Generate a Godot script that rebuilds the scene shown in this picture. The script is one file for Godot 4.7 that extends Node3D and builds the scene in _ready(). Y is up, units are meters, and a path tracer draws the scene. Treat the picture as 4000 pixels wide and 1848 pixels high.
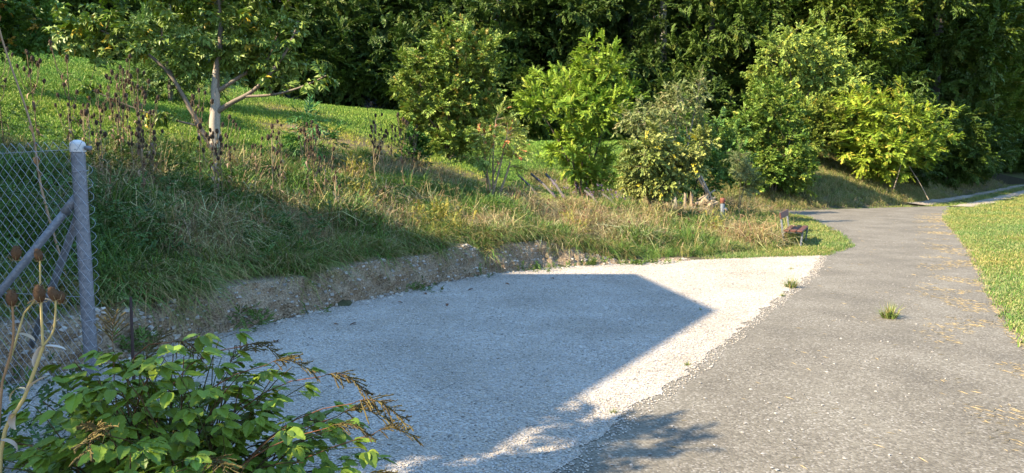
extends Node3D

# uphill edge of the level ground (x, z), from beside the fence along the yard, round the grass spit, the road end and the farm track
const EDGE := [Vector2(-7, 6), Vector2(-5.4, -3), Vector2(-4.5, -5.2), Vector2(-3.75, -6.2), Vector2(-3.41, -7.18), Vector2(-3.07, -7.62), Vector2(-2.71, -8.33), Vector2(-2.29, -9.06), Vector2(-1.6, -10.08), Vector2(-1.13, -10.95), Vector2(-0.56, -11.68), Vector2(0.78, -12.72), Vector2(2.09, -13.09), Vector2(3.43, -13.53), Vector2(4.68, -13.95), Vector2(6.13, -14.33), Vector2(7.4, -15.9), Vector2(8.38, -18.71), Vector2(9.23, -21.91), Vector2(10.1, -25), Vector2(8.6, -26.2), Vector2(6, -26.6), Vector2(6, -28.2), Vector2(11.1, -28.95), Vector2(15.74, -31.2), Vector2(18.3, -33.4), Vector2(23, -38.8), Vector2(29, -45.8), Vector2(41, -59.8), Vector2(60, -81), Vector2(90, -118)]
const GX := -46.0
const GZ := -62.0
const GW := 400
const GH := 288
const GS := 0.25
var uphill := PackedVector2Array()
var sd_grid := PackedFloat32Array()
var h_grid := PackedFloat32Array()
var rng := RandomNumberGenerator.new()
var wob := FastNoiseLite.new()
var taken := {}
var M := {}


# ---------- naming ----------
func numbered(called: String) -> String:
	var n: int = taken.get(called, 0)
	taken[called] = n + 1
	return called if n == 0 else "%s_%03d" % [called, n]

func tag(o: Node3D, label: String, category := "", group := "", kind := "") -> void:
	if label: o.set_meta("label", label)
	if category: o.set_meta("category", category)
	if group: o.set_meta("group", group)
	if kind: o.set_meta("kind", kind)

func thing(called: String, label: String, category: String, at := Vector3.ZERO, group := "") -> Node3D:
	var o := Node3D.new()
	o.name = numbered(called)
	add_child(o)
	o.position = at
	tag(o, label, category, group)
	return o

func part(called: String, mesh: Mesh, mat: Material, parent: Node3D = self, xf := Transform3D()) -> MeshInstance3D:
	var o := MeshInstance3D.new()
	o.name = numbered(called) if parent == self else called
	o.mesh = mesh
	o.material_override = mat
	o.transform = xf
	parent.add_child(o, true)
	return o

func many(called: String, mesh: Mesh, mat: Material, xfs: Array, cols: Array, parent: Node3D = self, kind := "stuff") -> MultiMeshInstance3D:
	var mm := MultiMesh.new()
	mm.transform_format = MultiMesh.TRANSFORM_3D
	mm.use_colors = true
	mm.mesh = mesh
	mm.instance_count = xfs.size()
	for i in xfs.size():
		mm.set_instance_transform(i, xfs[i])
		mm.set_instance_color(i, cols[i])
	var o := MultiMeshInstance3D.new()
	o.name = numbered(called) if parent == self else called
	o.multimesh = mm
	o.material_override = mat
	if kind: o.set_meta("kind", kind)
	parent.add_child(o, true)
	return o

func copy(src: Node3D, at: Vector3, turn: float, size: float, label := "") -> Node3D:
	var o: Node3D = src.duplicate()
	o.name = numbered(str(src.name).rstrip("0123456789").trim_suffix("_"))
	add_child(o)
	o.position = at
	o.rotation.y = turn
	o.scale = Vector3.ONE * size
	if label: o.set_meta("label", label)
	return o

func rnd(a: float, b: float) -> float:
	return rng.randf_range(a, b)

func rdir() -> Vector3:
	var z := rnd(-1, 1)
	var a := rnd(0, TAU)
	var r := sqrt(1 - z * z)
	return Vector3(r * cos(a), z, r * sin(a))


# ---------- ground ----------
func edge_near(x: float, z: float) -> Array:
	var p := Vector2(x, z)
	var best := 1e9
	var at := Vector2.ZERO
	for i in EDGE.size() - 1:
		var q := Geometry2D.get_closest_point_to_segment(p, EDGE[i], EDGE[i + 1])
		var d := p.distance_squared_to(q)
		if d < best:
			best = d
			at = q
	var s := sqrt(best)
	return [s if Geometry2D.is_point_in_polygon(p, uphill) else -s, at]

func lip_at(q: Vector2) -> float:
	return 0.43 * (1.0 - smoothstep(0.2, 2.3, q.x)) if q.y > -15.0 else 0.0

func ground_raw(x: float, z: float) -> Vector2:
	var e := edge_near(x, z)
	var s: float = e[0]
	if s <= 0.0:
		return Vector2(s, -0.02 + 0.012 * maxf(0, x - 22))
	var f := lerpf(1.0, 0.45, smoothstep(-5, 2.5, x))
	f = lerpf(f, 1.75, smoothstep(-24, -30, z) * (1.0 - smoothstep(5.0, 12.0, s)) * smoothstep(-12.0, 4.0, x))
	f = lerpf(f, 1.0, smoothstep(8.0, 16.0, s))
	var u := maxf(0.0, s - 1.5 * smoothstep(3.0, 5.5, x) * smoothstep(-25.0, -22.0, z))
	var g := 0.29 * minf(u, 5.5) + 0.245 * clampf(s - 5.5, 0, 13.5) + 0.1 * clampf(s - 19, 0, 18) + 0.46 * clampf(s - 37, 0, 45) * (1.0 - 0.8 * exp(-pow((x - 15.0) / 7.0, 2)))
	var h := lip_at(e[1]) * smoothstep(0.28, 0.55, s) + g * f + 0.09 * wob.get_noise_2d(x * 2.0, z * 2.0) * smoothstep(0.3, 2.0, s)
	return Vector2(s, h - 0.02)

func grid_at(a: PackedFloat32Array, x: float, z: float) -> float:
	var u := clampf((x - GX) / GS, 0, GW - 2)
	var v := clampf((z - GZ) / GS, 0, GH - 2)
	var i := int(u)
	var j := int(v)
	u -= i
	v -= j
	var k := j * GW + i
	return lerpf(lerpf(a[k], a[k + 1], u), lerpf(a[k + GW], a[k + GW + 1], u), v)

func sd(x: float, z: float) -> float:
	if x < GX or z < GZ or x > GX + (GW - 1) * GS or z > GZ + (GH - 1) * GS: return ground_raw(x, z).x
	return grid_at(sd_grid, x, z)

func H(x: float, z: float) -> float:
	if x < GX or z < GZ or x > GX + (GW - 1) * GS or z > GZ + (GH - 1) * GS: return ground_raw(x, z).y
	return grid_at(h_grid, x, z)

func on_ground(x: float, z: float, up := 0.0) -> Vector3:
	return Vector3(x, H(x, z) + up, z)

func survey() -> void:
	for p in EDGE: uphill.append(p)
	for p in [Vector2(90, -400), Vector2(-400, -400), Vector2(-400, 6)]: uphill.append(p)
	sd_grid.resize(GW * GH)
	h_grid.resize(GW * GH)
	for j in GH:
		for i in GW:
			var r := ground_raw(GX + i * GS, GZ + j * GS)
			sd_grid[j * GW + i] = r.x
			h_grid[j * GW + i] = r.y

func is_meadow(x: float, z: float, s: float) -> bool:
	return s > 5.3 + 1.0 * wob.get_noise_2d(x * 3, z * 3) + 0.6 * smoothstep(-3, -9, x) and (x < 2.5 or s > 9) or (z < -26.8 and x < 8.0 and s > 0.4)

func soil(x: float, z: float, s: float) -> Color:
	var n := 0.5 + 0.5 * wob.get_noise_2d(x * 6 + 50, z * 6)
	var c := Color(0.06, 0.085, 0.022).lerp(Color(0.1, 0.085, 0.04), n)
	if s > 0.0:
		if is_meadow(x, z, s):
			var bare := smoothstep(0.66, 0.8, 0.5 + 0.5 * wob.get_noise_2d(x * 1.2 - 80, z * 2.4 + 20))
			c = Color(0.075, 0.14, 0.025).lerp(Color(0.22, 0.16, 0.08), bare)
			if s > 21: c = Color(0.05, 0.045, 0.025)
		elif s < 1.0: c = Color(0.14, 0.11, 0.07)
	return c

func build_ground() -> void:
	var st := SurfaceTool.new()
	st.begin(Mesh.PRIMITIVE_TRIANGLES)
	var quad := func(x: float, z: float, w: float) -> void:
		var p := [Vector2(x, z), Vector2(x + w, z), Vector2(x + w, z + w), Vector2(x, z + w)]
		for k in [0, 1, 2, 0, 2, 3]:
			var q: Vector2 = p[k]
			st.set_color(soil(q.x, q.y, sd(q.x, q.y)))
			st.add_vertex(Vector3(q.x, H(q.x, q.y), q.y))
	for i in 190:
		for j in 136:
			quad.call(-44.0 + i * 0.5, -60.0 + j * 0.5, 0.5)
	var w := 8.0
	for i in range(-32, 33):
		for j in range(-34, 12):
			var x := -4.0 + i * w
			var z := -4.0 + j * w
			if x >= -44.0 and x + w <= 52.0 and z >= -60.0 and z + w <= 12.0: continue
			quad.call(x, z, w)
	for e in [[Vector2(-44, -60), Vector2(8, 0), 12], [Vector2(-44, -60), Vector2(0, 8), 9], [Vector2(52, -60), Vector2(0, 8), 9]]:
		for k in e[2]:
			var a: Vector2 = e[0] + e[1] * k
			var b: Vector2 = a + e[1]
			var p := [on_ground(a.x, a.y), on_ground(b.x, b.y), on_ground(b.x, b.y, -9), on_ground(a.x, a.y, -9)]
			for n in [0, 1, 2, 0, 2, 3]:
				st.set_color(Color(0.05, 0.045, 0.025))
				st.add_vertex(p[n])
	st.generate_normals()
	st.index()
	var o := part("ground", st.commit(), M.soil)
	tag(o, "grassy ground rising from the level yard to the wooded hillside", "ground", "", "structure")

func dense(poly: Array, step: float, jit: float, skip := []) -> PackedVector2Array:
	var out := PackedVector2Array()
	for i in poly.size():
		var a: Vector2 = poly[i]
		var b: Vector2 = poly[(i + 1) % poly.size()]
		var n := maxi(1, int(a.distance_to(b) / step))
		if i in skip: n = 1
		for k in n:
			var p := a.lerp(b, float(k) / n)
			out.append(p + (Vector2(rnd(-1, 1), rnd(-1, 1)) * jit if k and n > 1 else Vector2.ZERO))
	return out

func sheet(poly: PackedVector2Array, y: float) -> ArrayMesh:
	var st := SurfaceTool.new()
	st.begin(Mesh.PRIMITIVE_TRIANGLES)
	var idx := Geometry2D.triangulate_polygon(poly)
	for k in range(0, idx.size(), 3):
		var t := [poly[idx[k]], poly[idx[k + 1]], poly[idx[k + 2]]]
		var a: Vector2 = t[1] - t[0]
		if a.cross(t[2] - t[0]) < 0: t = [t[0], t[2], t[1]]
		for q in t:
			st.set_normal(Vector3.UP)
			st.set_uv(q)
			st.set_uv2(q)
			st.add_vertex(Vector3(q.x, y, q.y))
	return st.commit()


# ---------- materials ----------
func noise_tex(kind: int, freq: float, cols: Array, seed_ := 1, oct := 4, size := 1024, ret := -1) -> NoiseTexture2D:
	var n := FastNoiseLite.new()
	n.noise_type = kind
	n.frequency = freq
	n.seed = seed_
	n.fractal_octaves = oct
	if ret >= 0:
		n.fractal_type = FastNoiseLite.FRACTAL_NONE
		n.cellular_return_type = ret
		n.cellular_jitter = 1.0
	var t := NoiseTexture2D.new()
	t.width = size
	t.height = size
	t.seamless = true
	t.noise = n
	var g := Gradient.new()
	var off := PackedFloat32Array()
	var cs := PackedColorArray()
	for c in cols:
		off.append(c[0])
		cs.append(c[1])
	g.offsets = off
	g.colors = cs
	t.color_ramp = g
	return t

func grey(l: float, warm := 0.0) -> Color:
	return Color(l * (1 + warm), l, l * (1 - warm * 1.3)).linear_to_srgb()

func plain(c: Color, rough := 0.8, metal := 0.0) -> StandardMaterial3D:
	var m := StandardMaterial3D.new()
	m.albedo_color = c.linear_to_srgb()
	m.roughness = rough
	m.metallic = metal
	m.metallic_specular = 0.35
	return m

func tinted(rough := 0.8, back := Color.BLACK) -> StandardMaterial3D:
	var m := StandardMaterial3D.new()
	m.vertex_color_use_as_albedo = true
	m.roughness = rough
	m.metallic_specular = 0.3
	if back != Color.BLACK:
		m.backlight_enabled = true
		m.backlight = back
	return m

func make_materials() -> void:
	M.soil = tinted(0.95)
	M.soil.albedo_texture = noise_tex(FastNoiseLite.TYPE_SIMPLEX_SMOOTH, 0.02, [[0.0, Color(0.6, 0.6, 0.6)], [1.0, Color(1, 1, 1)]], 5)
	M.soil.uv1_triplanar = true
	M.soil.uv1_world_triplanar = true
	M.soil.uv1_scale = Vector3.ONE * 0.5
	M.leaf = tinted(0.5, Color(0.42, 0.48, 0.2))
	M.gloss_leaf = tinted(0.42, Color(0.4, 0.48, 0.18))
	M.grass = tinted(0.6, Color(0.38, 0.42, 0.2))
	M.dry = tinted(0.85, Color(0.2, 0.17, 0.12))
	M.bark = tinted(0.9)
	M.bark.albedo_texture = noise_tex(FastNoiseLite.TYPE_SIMPLEX_SMOOTH, 0.03, [[0.0, Color(0.45, 0.43, 0.4)], [0.5, Color(0.8, 0.8, 0.78)], [1.0, Color(1, 1, 1)]], 9, 5, 512)
	M.bark.uv1_triplanar = true
	M.bark.uv1_world_triplanar = true
	M.bark.uv1_scale = Vector3(3, 3, 3)
	# white cherry bark with dark bands lying across the trunk
	M.cherry = tinted(0.75)
	M.cherry.albedo_texture = noise_tex(FastNoiseLite.TYPE_SIMPLEX_SMOOTH, 0.025, [[0.0, Color(0.5, 0.47, 0.43)], [0.4, Color(0.68, 0.65, 0.6)], [0.6, Color(0.86, 0.84, 0.8)], [1.0, Color(1, 1, 0.98)]], 21, 4, 512)
	M.cherry.uv1_triplanar = true
	M.cherry.uv1_world_triplanar = true
	M.cherry.uv1_scale = Vector3(2.5, 16, 2.5)
	# asphalt: aggregate in a worn binder
	var a := StandardMaterial3D.new()
	a.albedo_texture = noise_tex(FastNoiseLite.TYPE_CELLULAR, 0.11, [[0.0, Color(0.35, 0.332, 0.295)], [0.3, Color(0.4, 0.38, 0.338)], [0.6, Color(0.435, 0.415, 0.368)], [0.82, Color(0.465, 0.445, 0.4)], [0.93, Color(0.51, 0.49, 0.45)], [1.0, Color(0.56, 0.545, 0.51)]], 3, 1, 1024, FastNoiseLite.RETURN_CELL_VALUE)
	a.heightmap_enabled = true
	a.heightmap_texture = noise_tex(FastNoiseLite.TYPE_CELLULAR, 0.11, [[0.0, Color.BLACK], [1.0, Color.WHITE]], 3, 1, 1024, FastNoiseLite.RETURN_DISTANCE)
	a.heightmap_scale = -0.25
	a.roughness = 0.88
	a.metallic_specular = 0.35
	a.uv1_scale = Vector3(0.62, 0.62, 1)
	a.detail_enabled = true
	a.detail_blend_mode = BaseMaterial3D.BLEND_MODE_MUL
	a.detail_albedo = noise_tex(FastNoiseLite.TYPE_SIMPLEX_SMOOTH, 0.006, [[0.2, Color(0.87, 0.865, 0.86)], [0.5, Color(0.94, 0.935, 0.93)], [0.8, Color(1, 1, 1)]], 13, 6)
	a.detail_uv_layer = BaseMaterial3D.DETAIL_UV_2
	a.uv2_scale = Vector3(0.11, 0.11, 1)
	M.asphalt = a
	var g := StandardMaterial3D.new()
	g.albedo_texture = noise_tex(FastNoiseLite.TYPE_CELLULAR, 0.1, [[0.0, grey(0.25, 0.12)], [0.25, grey(0.31, 0.11)], [0.6, grey(0.36, 0.1)], [1.0, grey(0.41, 0.09)]], 4, 1, 1024, FastNoiseLite.RETURN_CELL_VALUE)
	g.heightmap_enabled = true
	g.heightmap_texture = noise_tex(FastNoiseLite.TYPE_CELLULAR, 0.1, [[0.0, Color.BLACK], [1.0, Color.WHITE]], 4, 1, 1024, FastNoiseLite.RETURN_DISTANCE)
	g.heightmap_scale = -0.7
	g.roughness = 0.95
	g.metallic_specular = 0.2
	g.uv1_scale = Vector3(0.55, 0.55, 1)
	g.detail_enabled = true
	g.detail_blend_mode = BaseMaterial3D.BLEND_MODE_MUL
	g.detail_albedo = noise_tex(FastNoiseLite.TYPE_SIMPLEX_SMOOTH, 0.007, [[0.2, Color(0.86, 0.85, 0.83)], [0.7, Color(1, 1, 1)]], 17, 5, 512)
	g.detail_uv_layer = BaseMaterial3D.DETAIL_UV_2
	g.uv2_scale = Vector3(0.2, 0.2, 1)
	M.gravel = g
	M.stone = tinted(0.9)
	M.earth = tinted(0.95)
	M.earth.albedo_texture = noise_tex(FastNoiseLite.TYPE_SIMPLEX_SMOOTH, 0.03, [[0.2, Color(0.5, 0.47, 0.45)], [0.55, Color(0.85, 0.84, 0.82)], [0.9, Color(1, 1, 1)]], 31, 6)
	M.earth.uv1_triplanar = true
	M.earth.uv1_world_triplanar = true
	M.earth.uv1_scale = Vector3.ONE * 1.1
	M.earth.heightmap_enabled = true
	M.earth.heightmap_texture = M.earth.albedo_texture
	M.earth.heightmap_scale = 3.0
	M.steel = plain(Color(0.2, 0.215, 0.235), 0.5, 0.3)
	M.steel.albedo_texture = noise_tex(FastNoiseLite.TYPE_CELLULAR, 0.03, [[0.0, Color(0.78, 0.79, 0.8)], [1.0, Color(1, 1, 1)]], 41, 2, 512, FastNoiseLite.RETURN_CELL_VALUE)
	M.steel.uv1_triplanar = true
	M.steel.uv1_scale = Vector3.ONE * 4
	M.wire = plain(Color(0.3, 0.32, 0.35), 0.45, 0.4)
	M.cap = plain(Color(0.5, 0.5, 0.48), 0.6)


# ---------- shape helpers ----------
func begin() -> SurfaceTool:
	var st := SurfaceTool.new()
	st.begin(Mesh.PRIMITIVE_TRIANGLES)
	return st

func done(st: SurfaceTool) -> ArrayMesh:
	st.generate_normals()
	return st.commit()

func curve(pts: Array, n: int) -> Array:
	# smooth path through the points
	var out := []
	var m := pts.size()
	for i in m - 1:
		var p0: Vector3 = pts[maxi(i - 1, 0)]
		var p1: Vector3 = pts[i]
		var p2: Vector3 = pts[i + 1]
		var p3: Vector3 = pts[mini(i + 2, m - 1)]
		for k in n:
			out.append(p1.cubic_interpolate(p2, p0, p3, float(k) / n))
	out.append(pts[m - 1])
	return out

func tube(st: SurfaceTool, pts: Array, r0: float, r1: float, sides := 5, col := Color.WHITE, lump := 0.0, closed := false) -> void:
	var rings := []
	var n := pts.size()
	for i in n:
		var p: Vector3 = pts[i]
		var a: Vector3 = pts[maxi(i - 1, 0)]
		var b: Vector3 = pts[mini(i + 1, n - 1)]
		var d := (b - a).normalized()
		var u := d.cross(Vector3(0.31, 0.2, 0.93) if absf(d.z) < 0.8 else Vector3(0.9, 0.4, 0.1)).normalized()
		var v := d.cross(u)
		var r := lerpf(r0, r1, float(i) / (n - 1))
		var ring := []
		for k in sides:
			var t := TAU * k / sides
			ring.append(p + (u * cos(t) + v * sin(t)) * r * (1.0 + (rnd(-lump, lump) if lump else 0.0)))
		rings.append(ring)
	st.set_color(col)
	for i in n - 1:
		for k in sides:
			var l := (k + 1) % sides
			for q in [rings[i][k], rings[i + 1][k], rings[i + 1][l], rings[i][k], rings[i + 1][l], rings[i][l]]: st.add_vertex(q)
	if closed:
		for e in [0, n - 1]:
			for k in sides:
				var l := (k + 1) % sides
				var tri := [pts[e], rings[e][l], rings[e][k]] if e else [pts[e], rings[e][k], rings[e][l]]
				for q in tri: st.add_vertex(q)

func lathe(st: SurfaceTool, prof: Array, sides := 16, col := Color.WHITE, base := Vector3.ZERO, hard := false) -> void:
	st.set_color(col)
	for i in prof.size() - 1:
		if hard: st.set_smooth_group(i + 1)
		var a: Vector2 = prof[i]
		var b: Vector2 = prof[i + 1]
		for k in sides:
			var t := TAU * k / sides
			var s := TAU * (k + 1) / sides
			var q := [Vector3(a.x * cos(t), a.y, a.x * sin(t)), Vector3(b.x * cos(t), b.y, b.x * sin(t)), Vector3(b.x * cos(s), b.y, b.x * sin(s)), Vector3(a.x * cos(s), a.y, a.x * sin(s))]
			for w in [0, 1, 2, 0, 2, 3]: st.add_vertex(base + q[w])

func block(st: SurfaceTool, size: Vector3, xf := Transform3D(), bev := 0.004, col := Color.WHITE) -> void:
	# box with chamfered edges
	st.set_color(col)
	st.set_smooth_group(-1)
	var h := size / 2
	var b := minf(bev, minf(h.x, minf(h.y, h.z)) * 0.5)
	var pts := PackedVector3Array()
	for sx in [-1, 1]:
		for sy in [-1, 1]:
			for sz in [-1, 1]:
				var s := Vector3(sx, sy, sz)
				for k in 3:
					var p := h
					for m in 3:
						if m != k: p[m] -= b
					pts.append(p * s)
	var idx := func(sx: int, sy: int, sz: int, k: int) -> Vector3: return xf * pts[((sx * 4) + sy * 2 + sz) * 3 + k]
	var centre := xf.origin
	var face := func(q: Array) -> void:
		var nn: Vector3 = (q[0] - q[2]).cross(q[0] - q[1])
		var mid: Vector3 = (q[0] + q[2]) * 0.5
		if nn.dot(mid - centre) < 0: q.reverse()
		for t in range(1, q.size() - 1):
			st.add_vertex(q[0])
			st.add_vertex(q[t])
			st.add_vertex(q[t + 1])
	for s in 2:
		face.call([idx.call(s, 0, 0, 0), idx.call(s, 0, 1, 0), idx.call(s, 1, 1, 0), idx.call(s, 1, 0, 0)])
		face.call([idx.call(0, s, 0, 1), idx.call(0, s, 1, 1), idx.call(1, s, 1, 1), idx.call(1, s, 0, 1)])
		face.call([idx.call(0, 0, s, 2), idx.call(0, 1, s, 2), idx.call(1, 1, s, 2), idx.call(1, 0, s, 2)])
		for t in 2:
			face.call([idx.call(s, t, 0, 0), idx.call(s, t, 1, 0), idx.call(s, t, 1, 1), idx.call(s, t, 0, 1)])
			face.call([idx.call(s, 0, t, 0), idx.call(s, 1, t, 0), idx.call(s, 1, t, 2), idx.call(s, 0, t, 2)])
			face.call([idx.call(0, s, t, 1), idx.call(1, s, t, 1), idx.call(1, s, t, 2), idx.call(0, s, t, 2)])
			for u in 2: face.call([idx.call(s, t, u, 0), idx.call(s, t, u, 1), idx.call(s, t, u, 2)])
	st.set_smooth_group(0)

func raw(V: PackedVector3Array, C: PackedColorArray) -> ArrayMesh:
	var arr := []
	arr.resize(Mesh.ARRAY_MAX)
	arr[Mesh.ARRAY_VERTEX] = V
	arr[Mesh.ARRAY_COLOR] = C
	var m := ArrayMesh.new()
	m.add_surface_from_arrays(Mesh.PRIMITIVE_TRIANGLES, arr)
	return m

func add_leaf(V: PackedVector3Array, C: PackedColorArray, base: Vector3, d: Vector3, up: Vector3, l: float, w: float, c: Color, fold := 0.25, droop := 0.15) -> void:
	var side := d.cross(up).normalized() * w * 0.5
	var n := side.cross(d).normalized()
	var m := base + d * l * 0.5 - n * l * 0.04
	var tip := base + d * l - n * l * droop
	var a := base + d * l * 0.42 + side + n * w * fold
	var b := base + d * l * 0.42 - side + n * w * fold
	for q in [base, a, m, base, m, b, a, tip, m, m, tip, b]:
		V.append(q)
		C.append(c)

# a twig end with leaves set along it, lying along +x with +y up
func sprig(n: int, length: float, ll: float, lw: float, seed_: int, flat := 0.35, droop := 0.2, wood := Color(0.12, 0.09, 0.06), spread := 1.0) -> ArrayMesh:
	rng.seed = seed_
	var V := PackedVector3Array()
	var C := PackedColorArray()
	for i in n:
		var t := (i + 0.5) / n
		var p := Vector3(t * length, -droop * length * t * t * 0.5 + rnd(-0.02, 0.02) * length, rnd(-0.04, 0.04) * length)
		var sgn := 1.0 if i % 2 else -1.0
		var ang := rnd(0.55, 1.25) * (1.0 - 0.6 * t) * spread
		var d := Vector3(cos(ang), rnd(-0.45, 0.3), sin(ang) * sgn).normalized()
		var up := Vector3(rnd(-flat, flat), 1, rnd(-flat, flat)).normalized()
		var k := rnd(0.7, 1.15) * (0.75 + 0.5 * sin(t * 2.6))
		var b := rnd(0.72, 1.25)
		add_leaf(V, C, p, d, up, ll * k, lw * k, Color(b * rnd(0.9, 1.15), b, b * rnd(0.8, 1.1)), rnd(0.1, 0.35), rnd(0.05, 0.35))
	var r := length * 0.008 + 0.0012
	for q in [Vector3(0, 0, -r), Vector3(length, -droop * length * 0.5, 0), Vector3(0, 0, r), Vector3(0, -r, 0), Vector3(length, -droop * length * 0.5, 0), Vector3(0, r, 0)]:
		V.append(q)
		C.append(Color(0.9, 0.7, 0.6))
	return raw(V, C)

func blades(n: int, h: float, w: float, radius: float, bend: float, seed_: int, palette: Array, heads := 0.0, fan := PI) -> ArrayMesh:
	rng.seed = seed_
	var V := PackedVector3Array()
	var C := PackedColorArray()
	for i in n:
		var a := rnd(0, TAU)
		var p := Vector3(cos(a), 0, sin(a)) * radius * sqrt(rng.randf())
		var b := rnd(-fan, fan)
		var dir := Vector3(cos(b), 0, sin(b))
		var hh := h * rnd(0.45, 1.1)
		var bd := bend * rnd(0.3, 1.3)
		var s := Vector3(-dir.z, 0, dir.x).rotated(Vector3.UP, rnd(-1, 1)) * w * rnd(0.7, 1.2) * 0.5
		var c: Color = palette[rng.randi() % palette.size()]
		c = c * rnd(0.75, 1.25)
		var p1 := p + Vector3.UP * hh * 0.5 + dir * hh * bd * 0.16
		var p2 := p + Vector3.UP * hh * (0.9 - 0.2 * bd) + dir * hh * bd * 0.55
		var p3 := p + Vector3.UP * hh * (1.05 - 0.5 * bd) + dir * hh * bd * 1.05
		for q in [p - s, p1 - s * 0.9, p + s, p + s, p1 - s * 0.9, p1 + s * 0.9, p1 - s * 0.9, p2 - s * 0.6, p1 + s * 0.9, p1 + s * 0.9, p2 - s * 0.6, p2 + s * 0.6, p2 - s * 0.6, p3, p2 + s * 0.6]:
			V.append(q)
			C.append(c)
		if rng.randf() < heads:
			var e := (p3 - p2).normalized()
			for k in 5:
				var o := p2.lerp(p3, 0.3 + 0.18 * k)
				var f := (e + rdir() * 0.5).normalized()
				add_leaf(V, C, o, f, rdir(), 0.03, 0.009, Color(0.34, 0.25, 0.14))
	return raw(V, C)


# ---------- trees ----------
# stems: [[points...], r0, r1]; lobes: [x, y, z, rx, ry, rz]; twigs end in or on the lobes and carry sprigs
func grow(root: Node3D, stems: Array, lobes: Array, o: Dictionary) -> Array:
	rng.seed = o.get("seed", 7)
	var bark: Material = o.get("bark", M.bark)
	var wood: Color = o.get("wood", Color(0.2, 0.17, 0.13))
	var nodes := PackedVector3Array()
	var rads := PackedFloat32Array()
	var first := true
	for s in stems:
		var pts := curve(s[0], 4)
		var st := begin()
		tube(st, pts, s[1], s[2], o.get("sides", 8), wood if first else o.get("limb", wood), o.get("lump", 0.08))
		part("trunk" if first or o.get("multi", false) else "limb", done(st), bark, root)
		first = false
		for i in pts.size():
			if i >= pts.size() * o.get("bare", 0.3):
				nodes.append(pts[i])
				rads.append(lerpf(s[1], s[2], float(i) / pts.size()))
	var tw := begin()
	var xfs := []
	var cols := []
	var pal: Array = o.pal
	var total := 0.0
	for l in lobes: total += pow(l[3] * l[4] * l[5], 0.67)
	var per: int = o.get("per", 5)
	var nse := FastNoiseLite.new()
	nse.seed = o.get("seed", 7)
	nse.frequency = 0.9
	var trunk_nodes := nodes.size()
	for l in lobes:
		var c := Vector3(l[0], l[1], l[2])
		var rr := Vector3(l[3], l[4], l[5])
		var n := int(o.twigs * pow(l[3] * l[4] * l[5], 0.67) / total)
		for i in n:
			var tip := c + rdir() * rr * pow(rng.randf(), 0.4) * rnd(0.75, 1.12)
			if rng.randf() < 0.1: tip += (tip - c) * rnd(0.1, 0.4) + Vector3(0, rnd(0, 0.3) * rr.y, 0)
			var best := 1e9
			var b := 0
			for k in nodes.size():
				var v := tip - nodes[k]
				var cost := v.length() + maxf(0, -v.y) * 1.5 + (0.12 * v.length() if k < trunk_nodes else 0.0)
				if cost < best:
					best = cost
					b = k
			var a := nodes[b]
			var len := a.distance_to(tip)
			if len < 0.02: continue
			var out := tip - c
			out = (out / rr).normalized()
			var mid := a.lerp(tip, 0.5) + Vector3(0, len * o.get("arch", 0.12), 0) + rdir() * len * 0.1
			var path := []
			for t in 5: path.append(a.lerp(mid, t / 4.0).lerp(mid.lerp(tip, t / 4.0), t / 4.0))
			var r0 = minf(rads[b] * 0.7, 0.006 + len * 0.012) * o.get("thick", 1.0)
			tube(tw, path, r0, r0 * 0.35, 3, o.get("twig", wood))
			if len > 0.35:
				nodes.append(path[2])
				rads.append(r0 * 0.8)
				nodes.append(path[3])
				rads.append(r0 * 0.6)
			for s in per:
				var t := 1.0 - 0.75 * s / per * rnd(0.8, 1.2)
				var p := a.lerp(mid, t).lerp(mid.lerp(tip, t), t)
				var d = ((tip - mid).normalized() * 0.8 + out * 0.35 + rdir() * o.get("wild", 0.7) + Vector3(0, o.get("rise", 0.05), 0)).normalized()
				var up = (Vector3.UP + rdir() * o.get("tilt", 0.45) + out * 0.3).normalized()
				var z = d.cross(up).normalized()
				var y = z.cross(d)
				var k = rnd(0.75, 1.2) * o.get("size", 1.0)
				xfs.append(Transform3D(Basis(d * k, y * k, z * k), p))
				var q := clampf(0.5 + nse.get_noise_3dv(p) * 0.9 + rnd(-0.25, 0.25), 0, 1)
				var col: Color = pal[0].lerp(pal[1], q)
				if pal.size() > 2 and rng.randf() < o.get("odd", 0.08): col = pal[2]
				cols.append(col * rnd(0.85, 1.15))
	part("branches", done(tw), bark, root)
	if o.has("sprig"): many("crown", o.sprig, o.get("mat", M.leaf), xfs, cols, root)
	return [xfs, cols]

func lobes_z(l: Array, seed_: int, amt: float) -> Array:
	rng.seed = seed_
	for e in l: e[2] += rnd(-amt, amt)
	return l


# ---------- scatter ----------
func yaw_xf(p: Vector3, k: float, tilt := 0.12) -> Transform3D:
	var b := Basis(Vector3.UP, rnd(0, TAU)) * Basis(Vector3(1, 0, 0), rnd(-tilt, tilt))
	return Transform3D(b.scaled(Vector3.ONE * k), p)

func is_tall(x: float, z: float, s: float) -> bool:
	if s < 0.3 or is_meadow(x, z, s): return false
	if x > 2.0 and z > -27.0:
		var rim := 0.35 + 0.75 * smoothstep(3.0, 6.0, x) + 0.12 * wob.get_noise_2d(x * 30, z * 30)
		if s < rim: return false
	return z > -27.5

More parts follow.
